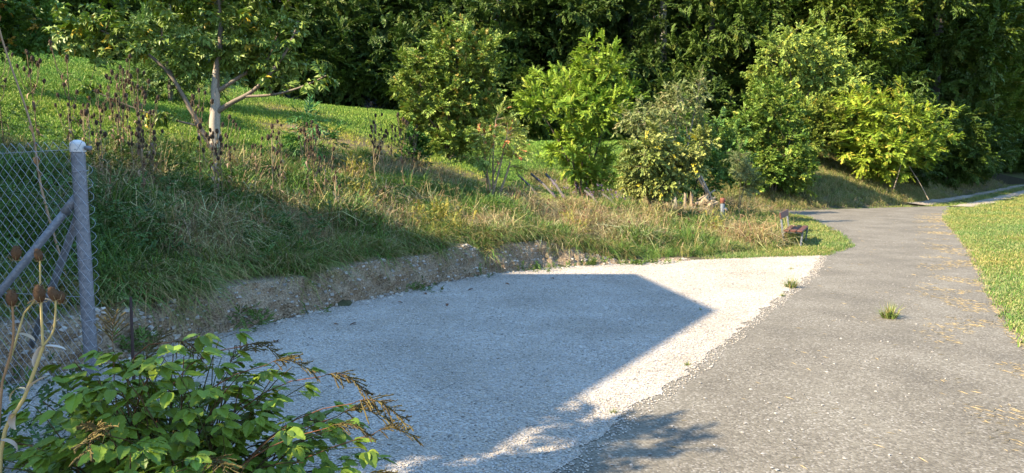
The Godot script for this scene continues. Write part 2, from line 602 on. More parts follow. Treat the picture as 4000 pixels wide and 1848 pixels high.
func build_grass() -> void:
	var green := [Color(0.075, 0.14, 0.025), Color(0.1, 0.17, 0.03), Color(0.06, 0.11, 0.02), Color(0.13, 0.17, 0.04)]
	var mixed := green + [Color(0.42, 0.35, 0.19), Color(0.27, 0.2, 0.09), Color(0.2, 0.21, 0.06)]
	var hay := [Color(0.46, 0.4, 0.21), Color(0.36, 0.3, 0.14), Color(0.22, 0.22, 0.07), Color(0.2, 0.13, 0.07)]
	var kinds := [blades(24, 0.46, 0.012, 0.17, 1.05, 101, green), blades(24, 0.5, 0.011, 0.19, 1.15, 102, mixed, 0.03), blades(22, 0.6, 0.009, 0.21, 1.3, 103, hay, 0.06)]
	rng.seed = 1100
	var xs := [[], [], []]
	var cs := [[], [], []]
	for i in 62000:
		var x := rnd(-13, 11)
		var z := rnd(-28, -4.5)
		var s := sd(x, z)
		if not is_tall(x, z, s): continue
		if z < -19 and rng.randf() < 0.35: continue
		var dry := 0.33 + 0.8 * wob.get_noise_2d(x * 7 + 9, z * 7) + rnd(-0.32, 0.32)
		if x < -2.8 and z > -9.5: dry -= 0.2
		if x > 0.5 and z > -18: dry += 0.14
		var k := 0 if dry < 0.4 else (1 if dry < 0.66 else 2)
		var size := rnd(0.6, 1.15) * (0.75 + 0.25 * smoothstep(0.3, 1.5, s)) * (1.0 - 0.3 * smoothstep(3.0, 5.5, s))
		if x > 3.0: size *= 0.85
		size *= 0.85 + 0.9 * wob.get_noise_2d(x * 12 + 70, z * 12)
		xs[k].append(yaw_xf(on_ground(x, z, -0.02), maxf(size, 0.35), 0.5))
		cs[k].append(Color(rnd(0.8, 1.15), rnd(0.85, 1.1), rnd(0.8, 1.1)))
	var names := ["tall_grass", "mixed_grass", "dry_grass"]
	var labels := ["tall green grass growing over the bank above the gravel", "half dried tall grass on the slope between the yard and the meadow", "straw coloured dry grass leaning on the bank and the spit"]
	for k in 3: tag(many(names[k], kinds[k], M.grass, xs[k], cs[k]), labels[k], "grass")
	# fringe hanging over the cut bank
	var fringe := blades(26, 0.46, 0.01, 0.13, 1.5, 104, mixed, 0.0, 1.2)
	var fx := []
	var fc := []
	for i in 24000:
		var x := rnd(-6, 2.6)
		var z := rnd(-13.8, -4)
		var s := sd(x, z)
		if s < 0.1 or s > 0.7: continue
		var hang := wob.get_noise_2d(x * 14, z * 14)
		if s < 0.33 - 0.6 * hang: continue
		if x > 0.1 and s < 0.42: continue
		var e := edge_near(x, z)
		var down: Vector2 = (e[1] - Vector2(x, z)).normalized()
		var b := Basis(Vector3.UP, atan2(-down.y, down.x) + rnd(-1.5, 1.5)) * Basis(Vector3.BACK, rnd(-0.7, 0.5))
		var top: float = lip_at(e[1]) * smoothstep(0.0, 0.3, s) + 0.29 * maxf(0, s - 0.3)
		fx.append(Transform3D(b.scaled(Vector3.ONE * rnd(0.5, 1.0)), Vector3(x, top - 0.03, z)))
		fc.append(Color(rnd(0.75, 1.1), rnd(0.85, 1.1), rnd(0.75, 1)))
	tag(many("overhanging_grass", fringe, M.grass, fx, fc), "long grass hanging over the top of the cut earth bank", "grass")
	# meadow
	var short := blades(36, 0.055, 0.008, 0.2, 0.9, 105, [Color(0.135, 0.25, 0.033), Color(0.17, 0.28, 0.04), Color(0.12, 0.215, 0.033), Color(0.2, 0.25, 0.06)])
	var mx := []
	var mc := []
	for i in 105000:
		var z := -rnd(9.0, 50.0)
		var x := rnd(-1.1, 0.5) * -z
		if x > 12: continue
		var s := sd(x, z)
		if s > 23.0 or not is_meadow(x, z, s): continue
		var n := wob.get_noise_2d(x * 2.0, z * 4.0)
		var bare := smoothstep(0.64, 0.8, 0.5 + 0.5 * wob.get_noise_2d(x * 1.2 - 80, z * 2.4 + 20))
		if rng.randf() < bare * 0.8: continue
		mx.append(yaw_xf(on_ground(x, z, -0.01), rnd(0.7, 1.4) * (1.0 + 0.012 * -z), 0.2))
		mc.append(Color(1.0 + n * 0.4 + bare * 0.5, 1.0 + n * 0.12, 0.9) * rnd(0.85, 1.12))
	tag(many("meadow_grass", short, M.grass, mx, mc), "short bright green grass of the sloping meadow below the wood", "grass")
	# far bank beyond the road
	var bx := []
	var bc := []
	for i in 30000:
		var x := rnd(7, 40)
		var z := -rnd(28.6, 40.0) if i % 4 else -rnd(36.0, 60.0)
		var s := sd(x, z)
		if s < 0.05 or s > 6.0: continue
		bx.append(yaw_xf(on_ground(x, z, -0.02), rnd(0.35, 0.8), 0.3))
		bc.append(Color(rnd(0.8, 1.1), rnd(0.85, 1.05), 0.9))
	tag(many("bank_grass", kinds[1], M.grass, bx, bc), "rough grass on the small bank behind the end of the road", "grass")
	# mown lawn right of the road, mown rim of the spit and verge of the track
	var lawn := blades(24, 0.07, 0.008, 0.14, 0.9, 106, [Color(0.085, 0.155, 0.028), Color(0.105, 0.17, 0.032), Color(0.14, 0.175, 0.04), Color(0.24, 0.22, 0.09)])
	var lx := []
	var lc := []
	for i in 78000:
		var z := -rnd(2.5, 26.0) if i % 3 else -rnd(14.0, 62.0)
		var x := rnd(0.25, 0.95) * -z + rnd(0, 1.5)
		var s := sd(x, z)
		var ok := false
		if s > 0.0: ok = s > 0.02 and s < 1.3 and z > -26 and x > 1.8
		else: ok = off_road(x, z) and off_track(x, z)
		if not ok: continue
		var n := wob.get_noise_2d(x * 5, z * 5)
		lx.append(yaw_xf(on_ground(x, z, 0.0), rnd(0.7, 1.35) * (1.0 + 0.01 * -z), 0.25))
		lc.append(Color(0.95 + n * 0.4, 1.0 + n * 0.1, 0.9) * rnd(0.85, 1.15))
	tag(many("lawn_grass", lawn, M.grass, lx, lc), "mown yellowish green lawn along the road edges", "grass")

var road_poly := PackedVector2Array()
var gravel_poly := PackedVector2Array()
const TRACK := [Vector2(18.9, -32.3), Vector2(24, -38), Vector2(30, -44.8), Vector2(42, -58.5), Vector2(62, -81)]

func off_road(x: float, z: float) -> bool:
	return not Geometry2D.is_point_in_polygon(Vector2(x, z), road_poly) and not Geometry2D.is_point_in_polygon(Vector2(x, z), gravel_poly)

func track_side(x: float, z: float) -> float:
	var best := 1e9
	var side := 0.0
	for i in TRACK.size() - 1:
		var a: Vector2 = TRACK[i]
		var b: Vector2 = TRACK[i + 1]
		var q := Geometry2D.get_closest_point_to_segment(Vector2(x, z), a, b)
		var d := q.distance_to(Vector2(x, z))
		if d < best:
			best = d
			side = d * signf((b - a).cross(Vector2(x, z) - a))
	return side

func off_track(x: float, z: float) -> bool:
	if z > -31.0: return true
	var t := absf(track_side(x, z) + 0.15 * wob.get_noise_2d(x * 8, z * 8))
	return t < 0.5 or t > 1.25

# ---------- setting ----------
func build_roads() -> void:
	rng.seed = 50
	road_poly = dense([Vector2(-1.6, 1.5), Vector2(-0.6, -2.4), Vector2(-0.2, -4.04), Vector2(0.6, -5.41), Vector2(1.4, -6.9), Vector2(3.1, -9.61), Vector2(4.5, -11.77), Vector2(5.9, -14.4), Vector2(7.25, -15.9), Vector2(8.3, -18.71), Vector2(9.15, -21.91), Vector2(10.0, -25), Vector2(8.5, -26.3), Vector2(6.1, -26.7), Vector2(6.1, -28.1), Vector2(11.1, -28.85), Vector2(15.74, -31.0), Vector2(19.3, -32.2), Vector2(16.2, -27.2), Vector2(13.63, -22.69), Vector2(11.02, -17.67), Vector2(8.58, -13.25), Vector2(6.94, -10.4), Vector2(6.2, -9.0), Vector2(5.36, -7.53), Vector2(4.5, -5.6), Vector2(3.6, -3.0), Vector2(3.0, 1.5)], 0.18, 0.045)
	var road := part("asphalt_road", sheet(road_poly, 0.0), M.asphalt)
	tag(road, "worn grey asphalt road curving away to the farm track", "road", "", "structure")
	gravel_poly = dense([Vector2(-1.42, 1.2), Vector2(-0.38, -2.49), Vector2(0.22, -4.02), Vector2(0.7, -4.87), Vector2(1.02, -5.39), Vector2(1.39, -5.92), Vector2(1.85, -6.77), Vector2(2.3, -7.51), Vector2(3.52, -9.59), Vector2(4.82, -11.75), Vector2(6.05, -14.29), Vector2(4.68, -13.98), Vector2(3.43, -13.56), Vector2(2.09, -13.1), Vector2(0.78, -12.72), Vector2(-0.56, -11.68), Vector2(-1.13, -10.95), Vector2(-1.6, -10.08), Vector2(-2.29, -9.06), Vector2(-2.71, -8.33), Vector2(-3.07, -7.62), Vector2(-3.41, -7.18), Vector2(-3.75, -6.2), Vector2(-4.4, -5.2), Vector2(-5.2, -3), Vector2(-6, 1.2)], 0.14, 0.05)
	var yard := part("gravel_yard", sheet(gravel_poly, 0.004), M.gravel)
	tag(yard, "pale limestone gravel yard beside the asphalt road", "gravel yard", "", "structure")
	# loose stones over the whole yard
	rng.seed = 51
	var pebbles := []
	for v in 1:
		var V := PackedVector3Array()
		var C := PackedColorArray()
		var p := []
		for k in 8: p.append(Vector3(-1 if k & 1 else 1, -0.55 if k & 2 else 0.55, -0.8 if k & 4 else 0.8) * rnd(0.6, 1.1) + rdir() * 0.2)
		for f in [[0, 1, 3, 2], [4, 6, 7, 5], [0, 4, 5, 1], [2, 3, 7, 6], [0, 2, 6, 4], [1, 5, 7, 3]]:
			for q in [0, 1, 2, 0, 2, 3]:
				V.append(p[f[q]])
				C.append(Color.WHITE)
		pebbles.append(raw(V, C))
	var xs := []
	var cs := []
	for i in 260000:
		var z := -3.4 - 10.9 * pow(rng.randf(), 1.35)
		var x := rnd(-3.9, 6.0)
		if absf(x) > 0.76 * -z + 0.3: continue
		if sd(x, z) > 0.04: continue
		var p := Vector2(x, z)
		if not Geometry2D.is_point_in_polygon(p + Vector2(-0.22 * rng.randf() * rng.randf() * rng.randf() + 0.03, rnd(-0.04, 0.04)), gravel_poly): continue
		var k := rnd(0.004, 0.008) * (1.0 + 0.02 * -z)
		if rng.randf() < 0.02: k *= 1.7
		xs.append(Transform3D((Basis.from_euler(Vector3(rnd(-0.35, 0.35), rnd(0, TAU), rnd(-0.35, 0.35)))).scaled(Vector3(k, k * 0.55, k)), Vector3(x, 0.005 + k * 0.25, z)))
		var l := rnd(0.28, 0.43) * (0.92 + 0.16 * wob.get_noise_2d(x * 9, z * 9))
		var w := rnd(0.04, 0.17)
		if rng.randf() < 0.06: l *= 0.5
		cs.append(Color(l * (1 + w), l, l * (1 - w * 1.3)))
	var border := [Vector2(-0.35, -2.5), Vector2(0.26, -4.04), Vector2(0.74, -4.89), Vector2(1.06, -5.41), Vector2(1.43, -5.94), Vector2(1.89, -6.79), Vector2(2.34, -7.53), Vector2(3.56, -9.61), Vector2(4.86, -11.77), Vector2(6.1, -14.3)]
	for i in 8000:
		var b := rng.randi() % (border.size() - 1)
		if border[b].distance_to(border[b + 1]) < rnd(0, 2.9): continue
		var d: Vector2 = (border[b + 1] - border[b]).normalized()
		var p: Vector2 = border[b].lerp(border[b + 1], rng.randf())
		p += Vector2(-d.y, d.x) * (-0.1 + 0.22 * pow(rng.randf(), 1.6) + 0.06 * wob.get_noise_2d(p.x * 22, p.y * 22))
		var k := rnd(0.003, 0.0065) * (1.0 - 0.02 * p.y)
		xs.append(Transform3D(Basis.from_euler(Vector3(rnd(-0.35, 0.35), rnd(0, TAU), rnd(-0.35, 0.35))).scaled(Vector3(k, k * 0.6, k)), Vector3(p.x, 0.004 + k * 0.3, p.y)))
		var l := rnd(0.27, 0.43)
		var w := rnd(0.04, 0.17)
		cs.append(Color(l * (1 + w), l, l * (1 - w * 1.3)))
	tag(many("gravel", pebbles[0], M.stone, xs, cs), "loose crushed limestone lying over the yard", "gravel")
	# stones kicked out onto the asphalt
	xs = []
	cs = []
	for i in 1300:
		var z := -rnd(3.2, 26.0)
		var x := rnd(-0.1, 0.62) * -z
		if not Geometry2D.is_point_in_polygon(Vector2(x, z), road_poly) or Geometry2D.is_point_in_polygon(Vector2(x, z), gravel_poly): continue
		var k := rnd(0.004, 0.01)
		xs.append(Transform3D(Basis(Vector3.UP, rnd(0, TAU)).scaled(Vector3(k, k * 0.8, k)), Vector3(x, 0.003 + k * 0.3, z)))
		var l := rnd(0.18, 0.34)
		cs.append(Color(l * 1.05, l, l * 0.92))
	tag(many("scattered_gravel", pebbles[0], M.stone, xs, cs), "single pale stones scattered over the asphalt", "gravel")
	# farm track: two wheel ruts
	var rut_m: StandardMaterial3D = M.gravel.duplicate()
	rut_m.albedo_color = Color(0.95, 0.93, 0.9)
	for s in [-0.88, 0.88]:
		var st := begin()
		var pts := dense(TRACK, 0.4, 0.0)
		pts.resize(int(pts.size() * 0.47))
		var prev := []
		for i in pts.size() - 1:
			var d := (pts[i + 1] - pts[i]).normalized()
			var nrm := Vector2(-d.y, d.x)
			var row := []
			for e in [-0.48, 0.48]:
				var q: Vector2 = pts[i] + nrm * (s + e + 0.09 * wob.get_noise_2d(pts[i].x * 12 + e * 90, pts[i].y * 12))
				row.append(Vector3(q.x, H(q.x, q.y) + 0.03, q.y))
			if prev.size():
				for q in [prev[0], prev[1], row[1], prev[0], row[1], row[0]]:
					st.set_uv(Vector2(q.x, q.z))
					st.set_uv2(Vector2(q.x, q.z))
					st.add_vertex(q)
			prev = row
		var rut := part("wheel_track", done(st), rut_m)
		tag(rut, "upper pale gravel wheel track under the wood edge" if s < 0 else "lower pale gravel wheel track beside the lawn", "track", "", "structure")

func build_earth_bank() -> void:
	var pts := []
	for i in range(1, 13):
		var a: Vector2 = EDGE[i]
		var b: Vector2 = EDGE[i + 1]
		var n := maxi(1, int(a.distance_to(b) / 0.06))
		for k in n: pts.append(a.lerp(b, float(k) / n))
	var fine := FastNoiseLite.new()
	fine.seed = 4
	fine.frequency = 1.7
	fine.fractal_octaves = 5
	var lump := FastNoiseLite.new()
	lump.seed = 5
	lump.noise_type = FastNoiseLite.TYPE_CELLULAR
	lump.frequency = 3.6
	lump.cellular_return_type = FastNoiseLite.RETURN_DISTANCE
	var rows := []
	for i in pts.size():
		var p: Vector2 = pts[i]
		var d: Vector2 = (pts[mini(i + 9, pts.size() - 1)] - pts[maxi(i - 9, 0)]).normalized()
		var nrm := Vector2(d.y, -d.x)
		var l := lip_at(p) * (1.0 + 0.25 * fine.get_noise_2d(p.x * 0.4, p.y * 0.4)) + 0.03
		var spread := 0.26 * (1.0 + 0.9 * smoothstep(-0.9, 0.6, p.x) * (1.0 - smoothstep(1.6, 2.2, p.x)))
		var row := []
		for k in 16:
			var t := k / 15.0
			var off := -0.12 + spread * (1.3 * pow(t, 1.25)) + 0.25 * smoothstep(0.82, 1.0, t)
			var y := -0.03 + (l + 0.02) * smoothstep(0.02, 0.85, t) * (0.75 + 0.25 * t)
			var c := Vector3(p.x, y, p.y)
			var bump := (0.15 * fine.get_noise_3dv(c * 1.6) + 0.11 * (0.5 + 0.5 * lump.get_noise_3dv(c)) + 0.05 * fine.get_noise_3dv(c * 6.0)) * smoothstep(0.0, 0.25, t) * (1.0 - 0.6 * smoothstep(0.8, 1.0, t))
			var q := p + nrm * (off - bump)
			row.append(Vector3(q.x, y + bump * 0.3, q.y))
		rows.append(row)
	var st := begin()
	st.set_smooth_group(-1)
	for i in rows.size() - 1:
		for k in 15:
			var q := [rows[i][k], rows[i + 1][k], rows[i + 1][k + 1], rows[i][k + 1]]
			var n := 0.5 + 0.5 * fine.get_noise_3dv(q[0] * 2.3)
			st.set_color(Color(0.25, 0.185, 0.12).lerp(Color(0.47, 0.37, 0.25), n))
			for e in [0, 1, 2, 0, 2, 3]: st.add_vertex(q[e])
	var o := part("earth_bank", done(st), M.earth)
	tag(o, "low cut bank of bare stony earth along the gravel yard", "earth bank", "", "structure")
	# stones in and below the cut
	rng.seed = 60
	var V := PackedVector3Array()
	var C := PackedColorArray()
	var p8 := []
	for k in 8: p8.append(Vector3(-1 if k & 1 else 1, -0.7 if k & 2 else 0.7, -0.8 if k & 4 else 0.8) * rnd(0.65, 1.1) + rdir() * 0.2)
	for f in [[0, 1, 3, 2], [4, 6, 7, 5], [0, 4, 5, 1], [2, 3, 7, 6], [0, 2, 6, 4], [1, 5, 7, 3]]:
		for q in [0, 1, 2, 0, 2, 3]:
			V.append(p8[f[q]])
			C.append(Color.WHITE)
	var pebble := raw(V, C)
	var xs := []
	var cs := []
	for i in 8000:
		var r: Array = rows[rng.randi() % rows.size()]
		var v: Vector3 = r[rng.randi() % 13] if rng.randf() < 0.45 else r[rng.randi() % 3] + Vector3(rnd(-0.1, 0.12), 0.01, rnd(-0.1, 0.14))
		var k := 0.005 + 0.026 * pow(rng.randf(), 6)
		xs.append(Transform3D(Basis.from_euler(Vector3(rnd(0, TAU), rnd(0, TAU), 0)).scaled(Vector3(k, k * 0.75, k)), v + Vector3(0, k * 0.2, 0)))
		var l := rnd(0.2, 0.4)
		cs.append(Color(l * 1.08, l, l * 0.86))
	tag(many("bank_stones", pebble, M.stone, xs, cs), "small stones stuck in and fallen from the earth bank", "stones")
	# weeds on the foot of the bank
	xs = []
	cs = []
	var weed := sprig(9, 0.16, 0.07, 0.022, 61, 0.6, 0.1, Color(0.2, 0.2, 0.1), 1.0)
	var patches := []
	for i in 34: patches.append([int(rnd(0.08, 1.0) * (rows.size() - 1)), 2 + int(48 * pow(rng.randf(), 2.5)), rng.randi() % 6, rnd(0.12, 0.3)])
	var each := []
	for pt in patches:
		for k in pt[1]: each.append(pt)
	for pt in each:
		var at: Array = rows[pt[0]]
		var v: Vector3 = at[clampi(pt[2] + rng.randi() % 3 - 1, 0, 9)] + Vector3(rnd(-1, 1) * pt[3] * 1.4, 0.0, rnd(-1, 1) * pt[3])
		xs.append(Transform3D((Basis(Vector3.UP, rnd(0, TAU)) * Basis(Vector3(0, 0, 1), rnd(0.3, 1.3))).scaled(Vector3.ONE * rnd(0.5, 1.0)), v))
		cs.append(Color(0.08, 0.13, 0.025) * rnd(0.7, 1.3))
	tag(many("bank_weeds", weed, M.leaf, xs, cs), "small green weeds at the foot of the earth bank", "weeds")

# ---------- house and tree behind the left edge of the picture: they cast the shade on the yard ----------
func build_house() -> void:
	var house := thing("house", "pale rendered house standing left of the yard beyond the fence", "house", Vector3(-7.3, 0, -7.41))
	# gable wall runs from the origin along g; the house lies behind it in -x
	var g := Vector3(-0.277, 0, 0.961)
	var half := 3.87
	var eave := 7.21
	var ridge := 8.4
	var T := 9.0
	var wall := begin()
	wall.set_color(Color.WHITE)
	wall.set_smooth_group(-1)
	var f := func(pts: Array) -> void:
		for t in range(1, pts.size() - 1):
			for q in [pts[0], pts[t], pts[t + 1]]: wall.add_vertex(q)
	var front := []
	var back := []
	for p in [Vector2(0.1, -0.5), Vector2(0.1, eave - 0.16), Vector2(half, ridge - 0.16), Vector2(half * 2 - 0.1, eave - 0.16), Vector2(half * 2 - 0.1, -0.5)]:
		var q: Vector3 = g * p.x + Vector3(-0.15, p.y, 0)
		front.append(q)
		back.append(q + Vector3(-T, 0, 0))
	var fr := front.duplicate()
	fr.reverse()
	f.call(fr)
	f.call(back)
	for i in 5:
		var j := (i + 1) % 5
		f.call([front[i], front[j], back[j], back[i]])
	var plaster := plain(Color(0.55, 0.52, 0.46), 0.9)
	plaster.albedo_texture = noise_tex(FastNoiseLite.TYPE_SIMPLEX, 0.05, [[0.0, Color(0.88, 0.88, 0.88)], [1.0, Color.WHITE]], 71, 4, 512)
	plaster.uv1_triplanar = true
	part("wall", done(wall), plaster, house)
	var tile := plain(Color(0.22, 0.09, 0.06), 0.8)
	for s in 2:
		var a := Vector3(0, eave, 0) if s == 0 else g * half * 2 + Vector3(0, eave, 0)
		var b := g * half + Vector3(0, ridge, 0)
		var st := begin()
		st.set_smooth_group(-1)
		var back_off := Vector3(-T - 0.3, 0, 0)
		var dn := Vector3(0, -0.14, 0)
		var c := [a, b, b + back_off, a + back_off, a + dn, b + dn, b + back_off + dn, a + back_off + dn]
		for q in [[0, 1, 2, 3], [7, 6, 5, 4], [0, 4, 5, 1], [3, 2, 6, 7], [0, 3, 7, 4]]:
			for k in [0, 1, 2, 0, 2, 3]: st.add_vertex(c[q[k]])
		part("roof", done(st), tile, house)
	var glass := plain(Color(0.04, 0.05, 0.06), 0.1)
	var white := plain(Color(0.75, 0.75, 0.73), 0.5)
	var turn := Basis(Vector3.UP, atan2(g.x, g.z))
	for w in [Vector2(2.2, 1.6), Vector2(6.0, 1.6), Vector2(2.2, 4.6), Vector2(6.0, 4.6)]:
		var st := begin()
		block(st, Vector3(0.1, 1.35, 1.1), Transform3D(turn, g * w.x + Vector3(-0.13, w.y, 0)))
		var fm := part("window", done(st), white, house)
		st = begin()
		block(st, Vector3(0.06, 1.15, 0.9), Transform3D(turn, g * w.x + Vector3(-0.1, w.y, 0)))
		part("pane", done(st), glass, fm)
	var st := begin()
	block(st, Vector3(0.1, 2.1, 1.0), Transform3D(turn, g * 4.1 + Vector3(-0.13, 1.05, 0)))
	part("door", done(st), plain(Color(0.2, 0.12, 0.07), 0.6), house)

# ---------- fence ----------
func build_fence() -> void:
	var fence := thing("chain_link_fence", "galvanised chain link fence with a braced grey corner post", "fence", Vector3(-2.765, 0, -4.7))
	var st := begin()
	tube(st, [Vector3(0, -0.3, 0), Vector3(0, 0.6, 0), Vector3(-0.004, 1.2, 0), Vector3(-0.008, 1.86, 0)], 0.041, 0.041, 24)
	var post := part("post", done(st), M.steel, fence)
	st = begin()
	lathe(st, [Vector2(0.0, 1.84), Vector2(0.046, 1.84), Vector2(0.047, 1.888), Vector2(0.042, 1.9), Vector2(0.02, 1.916), Vector2(0.0, 1.918)], 28, Color.WHITE, Vector3(-0.008, 0, 0), true)
	part("post_cap", done(st), M.cap, post)
	st = begin()
	tube(st, [Vector3(0.045, 1.865, 0.01), Vector3(0.085, 1.865, 0.01)], 0.014, 0.014, 6, Color.WHITE, 0.0, true)
	part("tension_bolt", done(st), M.steel, post)
	var feet := [Vector3(-1.38, 0.08, -0.12), Vector3(-1.3, 0.15, -1.3)]
	var tops := [Vector3(-0.03, 1.55, 0.0), Vector3(-0.02, 1.5, -0.03)]
	for k in 2:
		st = begin()
		tube(st, [tops[k], feet[k]], 0.025, 0.025, 18, Color.WHITE, 0.0, true)
		var br := part("brace", done(st), M.steel, fence)
		st = begin()
		var d: Vector3 = (feet[k] - tops[k]).normalized()
		tube(st, [tops[k] + d * 0.0, tops[k] + d * 0.13], 0.03, 0.03, 18, Color.WHITE, 0.0, true)
		part("clamp", done(st), M.steel, br)
	var runs := [[Vector3(-1.0, 0, -0.42).normalized(), 3.4, 0.055]]
	for run in runs:
		var dir: Vector3 = run[0]
		var off := Vector3(-dir.z, 0, dir.x)
		if off.z < 0: off = -off
		off *= run[2]
		var pitch := 0.043
		var rise := 0.041
		var n := int(run[1] / pitch)
		var w := begin()
		rng.seed = 81
		for i in range(-2, n):
			var pts := []
			var rows := 46
			for r in rows + 1:
				var sx := pitch * 0.5 if (r + i + 100) % 2 else -pitch * 0.5
				var depth := 0.0025 if (r / 2) % 2 else -0.0025
				var sag := 0.006 * sin(i * 0.4) + 0.004 * sin(i * 0.23 + r * 0.3)
				pts.append(off + dir * (i * pitch + sx * 1.06) + off.normalized() * (depth + sag * 0.7) + Vector3(0, 0.02 + r * rise - 0.028 * float(i) / n, 0))
			tube(w, pts, 0.0019, 0.0019, 3)
		part("wire_mesh", done(w), M.wire, fence).set_meta("kind", "stuff")
		var line := begin()
		for y in [1.845, 0.9, 0.05]:
			tube(line, [off + Vector3(0.03, y + 0.01, 0), off + dir * run[1] * 0.3 + Vector3(0, y - 0.02, 0), off + dir * run[1] + Vector3(0, y - 0.04, 0)], 0.002, 0.002, 4)
		part("tension_wire", done(line), M.wire, fence)
		var far: Vector3 = dir * run[1]
		st = begin()
		tube(st, [far + Vector3(0, -0.3, 0), far + Vector3(0, 1.85, 0)], 0.03, 0.03, 14)
		part("post", done(st), M.steel, fence)
	for y in [0.35, 0.75, 1.15, 1.72]:
		var tie := begin()
		var ring := []
		for k in 14: ring.append(Vector3(cos(k * TAU / 12) * 0.0455, y + 0.006 * sin(k * 1.3), sin(k * TAU / 12) * 0.0455))
		tube(tie, ring, 0.0018, 0.0018, 4)
		part("tie_wire", done(tie), M.wire, post)
	# loose cut wire ends curling round the post
	var ends := begin()
	rng.seed = 83
	for k in 20:
		var y := 0.06 + k * 0.085
		var pts := []
		for t in 6: pts.append(Vector3(0.035 + 0.055 * sin(t * 0.6) + rnd(-0.004, 0.004), y + t * 0.017, 0.05 - t * 0.012))
		tube(ends, pts, 0.0017, 0.0014, 3)
	part("wire_ends", done(ends), M.wire, fence).set_meta("kind", "stuff")

# ---------- foreground shrub with feathery seed heads ----------
func broad_leaf(l: float, w: float, col: Color, rim: Color, seed_: int) -> ArrayMesh:
	rng.seed = seed_
	var st := begin()
	st.set_smooth_group(-1)
	var n := 7
	var mids := []
	var edges := [[], []]
	for i in n + 1:
		var t := float(i) / n
		var half := w * 0.5 * pow(sin(PI * pow(t, 0.72)), 0.85) if i < n else 0.0
		mids.append(Vector3(t * l, -0.22 * l * t * t + 0.02 * l * sin(t * 9), 0))
		for s in 2:
			var z := half * (1.0 if s else -1.0)
			edges[s].append([Vector3(t * l + 0.02 * l, mids[i].y + half * 0.32 + (0.012 if i % 2 else -0.004) * l, z), Vector3(t * l + 0.07 * l, mids[i].y + half * 0.2, z * 1.13)])
	for s in 2:
		for i in n:
			var a: Vector3 = mids[i]
			var b: Vector3 = mids[i + 1]
			var e: Vector3 = edges[s][i][0]
			var tooth: Vector3 = edges[s][i][1]
			var f: Vector3 = edges[s][i + 1][0]
			var tri := [[a, col], [e, col], [b, col * 1.06], [e, col], [tooth, rim], [f, rim.lerp(col, 0.5)], [e, col * 0.94], [f, col], [b, col * 1.06]]
			if s: tri.reverse()
			for q in tri:
				st.set_color(q[1])
				st.add_vertex(q[0])
	st.generate_normals()
	return st.commit()

func plume(seed_: int) -> ArrayMesh:
	rng.seed = seed_
	var st := begin()
	var main := []
	for t in 7: main.append(Vector3(t * 0.036, 0.03 * sin(t * 0.5) - 0.0028 * t * t, 0))
	tube(st, main, 0.002, 0.001, 3, Color(0.16, 0.085, 0.045))
	for k in 26:
		var t := 0.15 + 0.85 * k / 26.0
		var p: Vector3 = main[int(t * 5.99)].lerp(main[int(t * 5.99) + 1], fmod(t * 5.99, 1.0))
		var side := Vector3(0.7, rnd(-0.9, 0.5), (1.0 if k % 2 else -1.0) * rnd(0.3, 1.0)).normalized()
		var l := rnd(0.05, 0.11) * (1.15 - 0.6 * t)
		var pts := []
		for e in 6: pts.append(p + side * l * e / 5.0 + Vector3(0, -0.018 * pow(e / 5.0, 2), 0) + rdir() * 0.002)
		var c := Color(0.07, 0.05, 0.02).lerp(Color(0.12, 0.1, 0.033), rng.randf())
		tube(st, pts, 0.0022, 0.0034, 3, c, 0.5)
		for e in 6:
			var q: Vector3 = pts[1 + e % 5].lerp(pts[e % 5], rng.randf())
			var d := (side + rdir()).normalized()
			tube(st, [q, q + d * rnd(0.006, 0.014)], 0.0028, 0.0012, 3, c * rnd(0.8, 1.3))
	return done(st)

